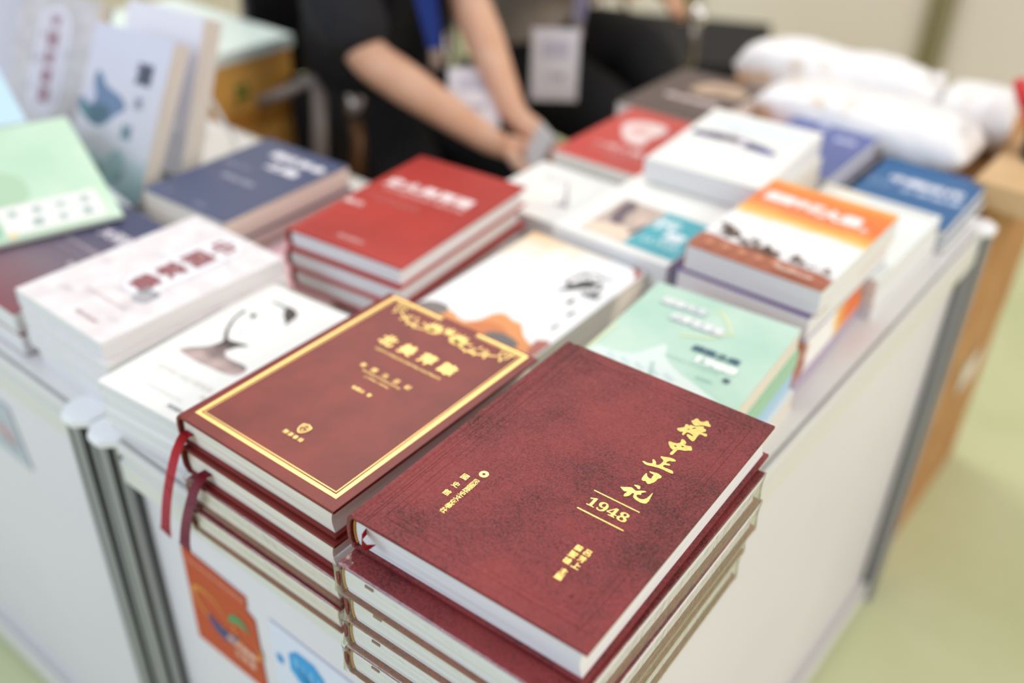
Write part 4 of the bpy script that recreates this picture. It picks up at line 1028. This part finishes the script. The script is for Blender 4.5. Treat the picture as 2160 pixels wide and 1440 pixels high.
ch1 = [o for o in COL.objects if o.name == 'stacking_chair'][0]
off = Vector((-.64, 1.06, 0))
bm = bmesh.new(); tube(bm, [Vector(p)-off for p in ((-0.649, 0.696, 0.669), (-0.608, 0.718, 0.689), (-0.577, 0.755, 0.709), (-0.559, 0.752, 0.687), (-0.545, 0.737, 0.653), (-0.518, 0.705, 0.579))], .014, 10, flat=.7); link('armrest', bm, mat('taupe_plastic', '#7a706a', .5), ch1)
bm = bmesh.new(); tube(bm, [Vector(p)-off for p in ((-.503,.785,.693), (-.500,.778,.66))], .016, 12); link('arm_cap', bm, CHROME, ch1)
bm = bmesh.new(); tube(bm, [Vector(p)-off for p in ((-.495,.772,.655), (-.482,.766,.62), (-.452,.718,.50))], .013, 10); link('arm_strut', bm, mat('bronze_strut', '#5a3a18', .4, .3), ch1)
ch3 = [o for o in COL.objects if o.name == 'stacking_chair.002'][0]
bm = bmesh.new(); bmesh.ops.create_uvsphere(bm, u_segments=20, v_segments=12, radius=.02)
inv = (Matrix.Translation(ch3.location) @ Matrix.Rotation(ch3.rotation_euler.z, 4, 'Z')).inverted()
for v in bm.verts: v.co = inv @ (v.co + Vector((-.30, 1.585, .705)))
link('chrome_knob', bm, mat('polished_chrome', '#f2f0ee', .12, .9), ch3, True)
bm = bmesh.new(); tube(bm, [inv @ Vector(p) for p in ((-.30,1.585,.69), (-.31,1.60,.60), (-.42,1.62,.46))], .010, 10); link('arm_post', bm, CHROME, ch3)

# ------------------------------------------------------------------ people
def skin(name, nodes_, edges, m, parent, sub=2, root=0):
    me = bpy.data.meshes.new(name)
    me.from_pydata([n_[:3] for n_ in nodes_], edges, [])
    o = bpy.data.objects.new(name, me); COL.objects.link(o)
    o.modifiers.new('s', 'SKIN')
    bpy.context.view_layer.update()
    if not me.skin_vertices: me.attributes
    L = me.skin_vertices[0].data
    for k, n_ in enumerate(nodes_):
        r_ = n_[3]; L[k].radius = (r_, n_[4] if len(n_) > 4 else r_); L[k].use_root = (k == root)
    s = o.modifiers.new('u', 'SUBSURF'); s.levels = sub; s.render_levels = sub
    dg = bpy.context.evaluated_depsgraph_get(); dg.update()
    nm = bpy.data.meshes.new_from_object(o.evaluated_get(dg))
    o.modifiers.clear(); o.data = nm; bpy.data.meshes.remove(me); nm.name = name
    nm.materials.clear(); nm.materials.append(m)
    for p in nm.polygons: p.use_smooth = True
    o.parent = parent; o.matrix_parent_inverse = parent.matrix_world.inverted()
    return o
def lerp(a, b, t): return tuple(a[i]+(b[i]-a[i])*t for i in range(3))
class G:
    def __init__(s): s.n = []; s.e = []
    def add(s, p, r_, prev=None, r2=None):
        s.n.append((p[0], p[1], p[2], r_, r2 if r2 else r_)); k = len(s.n)-1
        if prev is not None: s.e.append((prev, k))
        return k
def hand(g, wrist, W, fwd, nrm, thumb_side, curl=.5):
    """palm and five fingers from the wrist node; fwd = pointing direction, nrm = back of hand"""
    f = Vector(fwd).normalized(); nn = Vector(nrm); nn = (nn - nn.dot(f)*f).normalized(); s = f.cross(nn)*thumb_side
    W = Vector(W); palm = W + f*.045
    pk = g.add(palm, .022, wrist, .014)
    for k, (off, ln) in enumerate(((.030, .078), (.010, .088), (-.010, .082), (-.029, .064))):
        b_ = palm + f*.042 + s*off
        i0 = g.add(b_, .0095, pk, .0095)
        d = f.copy(); p = b_
        for j, q in enumerate((.42, .32, .26)):
            ang = curl*(.55+.5*j); d = (f*math.cos(ang) - nn*math.sin(ang)).normalized(); p = p + d*ln*q
            i0 = g.add(p, (.0088, .0082, .0070)[j], i0)
    b_ = palm - f*.014 + s*.026; i0 = g.add(b_, .0115, pk)
    d = (f*.62 + s*.72 - nn*.35*curl).normalized(); p = b_ + d*.034; i0 = g.add(p, .0105, i0)
    d = (f*.9 + s*.15 - nn*.6*curl).normalized(); p = p + d*.028; g.add(p, .0085, i0)
def head(g, neck, base, up, fwd):
    u_ = Vector(up).normalized(); f = Vector(fwd).normalized(); b_ = Vector(base)
    k = g.add(b_ + u_*.05 + f*.01, .055, neck); k2 = g.add(b_ + u_*.11 + f*.015, .078, k, .086); g.add(b_ + u_*.175 + f*.005, .070, k2, .078)
def face(parent, base, up, fwd, skinm, hairm):
    u_ = Vector(up).normalized(); f = Vector(fwd).normalized(); s = f.cross(u_); C = Vector(base) + u_*.12 + f*.012
    inv = parent.matrix_world.inverted()
    def ball(name, c_, r3, m, parent_=parent):
        bm = bmesh.new(); bmesh.ops.create_uvsphere(bm, u_segments=20, v_segments=12, radius=1)
        M = Matrix((f, s, u_)).transposed().to_4x4()
        for v in bm.verts: v.co = inv @ (Vector(c_) + (M.to_3x3() @ Vector((v.co.x*r3[0], v.co.y*r3[1], v.co.z*r3[2]))))
        return link(name, bm, m, parent_, True)
    for q in (-1, 1):
        ball('eye', C + f*.080 + s*.030*q + u_*.008, (.010, .013, .008), mat('eye_dark', '#221a18', .3)); ball('ear', C + s*.082*q, (.014, .008, .030), skinm)
    ball('nose', C + f*.090 - u_*.020, (.016, .012, .022), skinm); ball('mouth', C + f*.080 - u_*.052, (.010, .024, .006), mat('lips', '#a8625a', .5))
    bm = bmesh.new(); bmesh.ops.create_uvsphere(bm, u_segments=28, v_segments=18, radius=1)
    dl = [v for v in bm.verts if v.co.x > .45 and v.co.z < .35 or v.co.z < -.45]; bmesh.ops.delete(bm, geom=dl, context='VERTS')
    M = Matrix((f, s, u_)).transposed()
    for v in bm.verts:
        r_ = 1 + .05*mn.noise(v.co*6); v.co = inv @ (C + u_*.018 - f*.008 + (M @ Vector((v.co.x*.105*r_, v.co.y*.094*r_, v.co.z*.110*r_))))
    link('hair', bm, hairm, parent, True)
SKIN = noisy(mat('skin', '#e0ab8a', .5), '#dfa886', '#e8b898', 20, 3); HAIR = mat('black_hair', '#141010', .5)
BTEE = noisy(mat('black_cotton', '#17171a', .85), '#141417', '#1d1d21', 60, 3, .3, 120); BTR = noisy(mat('black_trouser_cloth', '#0d0c0e', .85), '#0b0a0c', '#121113', 50, 3, .3, 90)
BEIGE = noisy(mat('beige_linen', '#b3a597', .8), '#c4b6a8', '#d4c8bc', 30, 4, .4, 70); SHOE = mat('black_shoe', '#1a1818', .45)
def person(loc, label, hips, chest, necko, shL, shR, elL, elR, wrL, wrR, kneeL, kneeR, anL, anR, fwd, top, handL, handR, curl=.6, sleeve=.55):
    root = empty('person', loc); tag(root, label, 'person'); bpy.context.view_layer.update()
    up = (Vector(necko)-Vector(hips)).normalized()
    g = G(); h = g.add(hips, .095); c_ = g.add(lerp(hips, chest, .5), .085, h); c2 = g.add(chest, .10, c_); nk = g.add(necko, .055, c2)
    head(g, nk, Vector(necko)+Vector((0,0,-.045)), (Vector(fwd)*.25+Vector((0,0,1))), fwd)
    for sh, el, wr, hd, side in ((shL, elL, wrL, handL, 1), (shR, elR, wrR, handR, -1)):
        a = g.add(sh, .05, c2); a = g.add(lerp(sh, el, .5), .043, a); a = g.add(el, .037, a); a = g.add(lerp(el, wr, .35), .037, a); a = g.add(lerp(el, wr, .75), .028, a); a = g.add(wr, .022, a, .024)
        hand(g, a, wr, hd[0], hd[1], hd[2], curl)
    for kn, an in ((kneeL, anL), (kneeR, anR)):
        sd = 1 if kn is kneeL else -1
        a = g.add(lerp(hips, kn, .25), .075, h); a = g.add(lerp(hips, kn, .6), .062, a); a = g.add(kn, .052, a); a = g.add(lerp(kn, an, .35), .048, a); a = g.add(an, .034, a)
        f = Vector((an[0], an[1], 0)) + Vector((fwd[0], fwd[1], 0)).normalized()*.12; g.add((f.x, f.y, .03), .026, a)
    body = skin('body', g.n, g.e, SKIN, root)
    face(root, Vector(necko)+Vector((0,0,-.045)), (Vector(fwd)*.25+Vector((0,0,1))), fwd, SKIN, HAIR)
    g = G(); h = g.add(hips, .150, None, .125); bel = Vector(lerp(hips, chest, .5)) + Vector((fwd[0], fwd[1], 0)).normalized()*.06; c_ = g.add(bel, .150, h, .135); c2 = g.add(chest, .165, c_, .125); nk = g.add(lerp(chest, necko, .86), .078, c2)
    for sh, el in ((shL, elL), (shR, elR)):
        a = g.add(lerp(lerp(chest, necko, .55), sh, .62), .088, c2); a = g.add(sh, .076, a); a = g.add(lerp(sh, el, sleeve*.5), .066, a); g.add(lerp(sh, el, sleeve), .062, a)
    skin('shirt', g.n, g.e, top, root)
    g = G(); h = g.add((hips[0], hips[1], hips[2]-.02), .155, None, .13)
    for kn, an in ((kneeL, anL), (kneeR, anR)):
        a = g.add(lerp(hips, kn, .3), .105, h); a = g.add(lerp(hips, kn, .65), .092, a); a = g.add(kn, .078, a); a = g.add(lerp(kn, an, .4), .072, a); g.add(lerp(kn, an, .93), .062, a)
    skin('trousers', g.n, g.e, BTR, root)
    for an in (anL, anR):
        g = G(); f = Vector((fwd[0], fwd[1], 0)).normalized(); a = g.add((an[0]-f.x*.04, an[1]-f.y*.04, .045), .042); a = g.add((an[0]+f.x*.06, an[1]+f.y*.06, .043), .042, a); g.add((an[0]+f.x*.16, an[1]+f.y*.16, .035), .033, a)
        skin('shoe', g.n, g.e, SHOE, root)
    return root
person((-.76, 1.0, 0), 'seated person in black T-shirt and trousers, forearms forward, holding a phone',
       (-.75, 1.01, .56), (-.64, .97, .92), (-.58, .97, 1.10), (-.62, .79, 1.02), (-.57, 1.12, 1.02), (-.455, .765, .775), (-.425, .985, .83), (-.245, .835, .665), (-.255, .905, .690),
       (-.34, .78, .50), (-.34, 1.10, .50), (-.33, .74, .09), (-.33, 1.12, .09), (1, -.1, 0), BTEE,
       ((.60, .70, -.30), (-.1, -.3, .9), 1), ((.80, .15, -.5), (.35, .4, .8), -1), .55, 1.02)
person((-.64, 1.46, 0), 'seated person in beige shirt and black trousers, one hand on the raised knee',
       (-.73, 1.45, .56), (-.58, 1.37, .88), (-.50, 1.39, 1.07), (-.64, 1.57, 1.01), (-.45, 1.25, 1.00), (-.56, 1.62, .84), (-.40, 1.22, .86), (-.47, 1.56, .775), (-.42, 1.36, .78),
       (-.37, 1.47, .66), (-.28, 1.26, .56), (-.15, 1.42, .36), (-.18, 1.36, .09), (.75, .62, 0), BEIGE,
       ((.8, .25, -.35), (.2, .1, .95), -1), ((.5, .6, .1), (0, 0, 1), 1), .5, .62)
# phone in the first person's hands
t = empty('phone', (-.172, .862, .660), (R(65), R(10), R(-25))); tag(t, 'pale phone held in the hands of the person in black', 'phone')
bm = bmesh.new(); box(bm, -.024, .024, -.040, .040, -.004, .004, .003); link('phone_body', bm, mat('pale_phone', '#d8d4d0', .3), t)
bm = bmesh.new(); box(bm, -.021, .021, -.036, .036, .0040, .0043); link('screen', bm, mat('phone_screen', '#d2cfcb', .2), t)
# badges on lanyards
def badge(name, top, mid, clip, card, size, yaw, tilt, cm, label, necks):
    t = empty(name, clip); tag(t, label, 'badge'); bpy.context.view_layer.update(); inv = t.matrix_world.inverted()
    bm = bmesh.new()
    for P in necks:
        P = [Vector(p) for p in P]
        for k in range(len(P)-1):
            d = (P[k+1]-P[k]).normalized(); s = d.cross(Vector((.75, -.5, .4))).normalized()*.011
            bm.faces.new([bm.verts.new(inv @ p) for p in (P[k]-s, P[k+1]-s, P[k+1]+s, P[k]+s)])
    bmesh.ops.solidify(bm, geom=bm.faces, thickness=.0015)
    link('lanyard', bm, cm, t)
    bm = bmesh.new(); box(bm, -.010, .010, -.004, .004, -.028, .006, .002); o = link('clip', bm, mat('silver_clip', '#b9b4ac', .3, .7), t)
    o.rotation_euler = (0, 0, R(yaw))
    c_ = Vector(card)-Vector(clip); w_, h_ = size
    bm = bmesh.new(); box(bm, -w_/2, w_/2, -.0015, .0015, -h_/2, h_/2, .001); o = link('card_holder', bm, mat('card_plastic', '#ded9dc', .25), t, loc=c_, rot=(R(tilt), 0, R(yaw)))
    A = Art(0); A.rect(-w_*420, -h_*430, w_*420, h_*430, '#ebe6ea'); A.rect(-w_*300, h_*100, w_*300, h_*350, '#c8c4ce'); A.text('工作證', 0, -h_*160, 12, '#8d8a96', .02)
    q = A.done(o, 'card_print'); q.rotation_euler = (R(90), 0, 0); q.location = (0, -.0017, 0)
badge('id_badge', 0, 0, (-.405, .880, .765), (-.325, .885, .705), (.085, .115), 42, -52, mat('royal_blue_strap', '#0d3ea0', .6),
      'white name badge on a blue lanyard in front of the black T-shirt', [[(-.52, .85, 1.08), (-.455, .880, .90), (-.405, .880, .77)], [(-.50, .955, 1.08), (-.445, .905, .90), (-.405, .882, .77)]])
badge('id_badge', 0, 0, (-.365, 1.235, .745), (-.335, 1.125, .700), (.088, .13), 38, -8, mat('lilac_strap', '#a7a2bd', .6),
      'large pale name badge hanging before the black trousers of the person in beige', [[(-.43, 1.345, 1.06), (-.385, 1.27, .90), (-.365, 1.235, .752)], [(-.42, 1.40, 1.06), (-.375, 1.30, .90), (-.365, 1.237, .752)]])

# ------------------------------------------------------------------ groups of look-alikes
GR = {'hardcover_book': None, 'booklet': 'slanted booklets on the left counter', 'standing_book': 'books standing tilted on the left counter', 'book_stand': 'acrylic book stands',
      'stacking_chair': 'black chairs behind the counters', 'bag_bundle': 'white plastic bag bundles', 'display_counter': 'white display counters', 'id_badge': 'name badges on lanyards',
      'carton': 'cardboard cartons', 'marker_pen': 'marker pens in the cup'}
for o in COL.objects:
    if o.parent or 'label' not in o or 'group' in o: continue
    k = o.name.split('.')[0]
    if k == 'hardcover_book': o['group'] = 'burgundy diaries in the nearest stack' if ('1948' in o['label']) else ('red hardcovers in one stack' if 'red' in o['label'].split()[:2] else 'maroon gold-framed hardcovers in one stack')
    elif GR.get(k): o['group'] = GR[k]
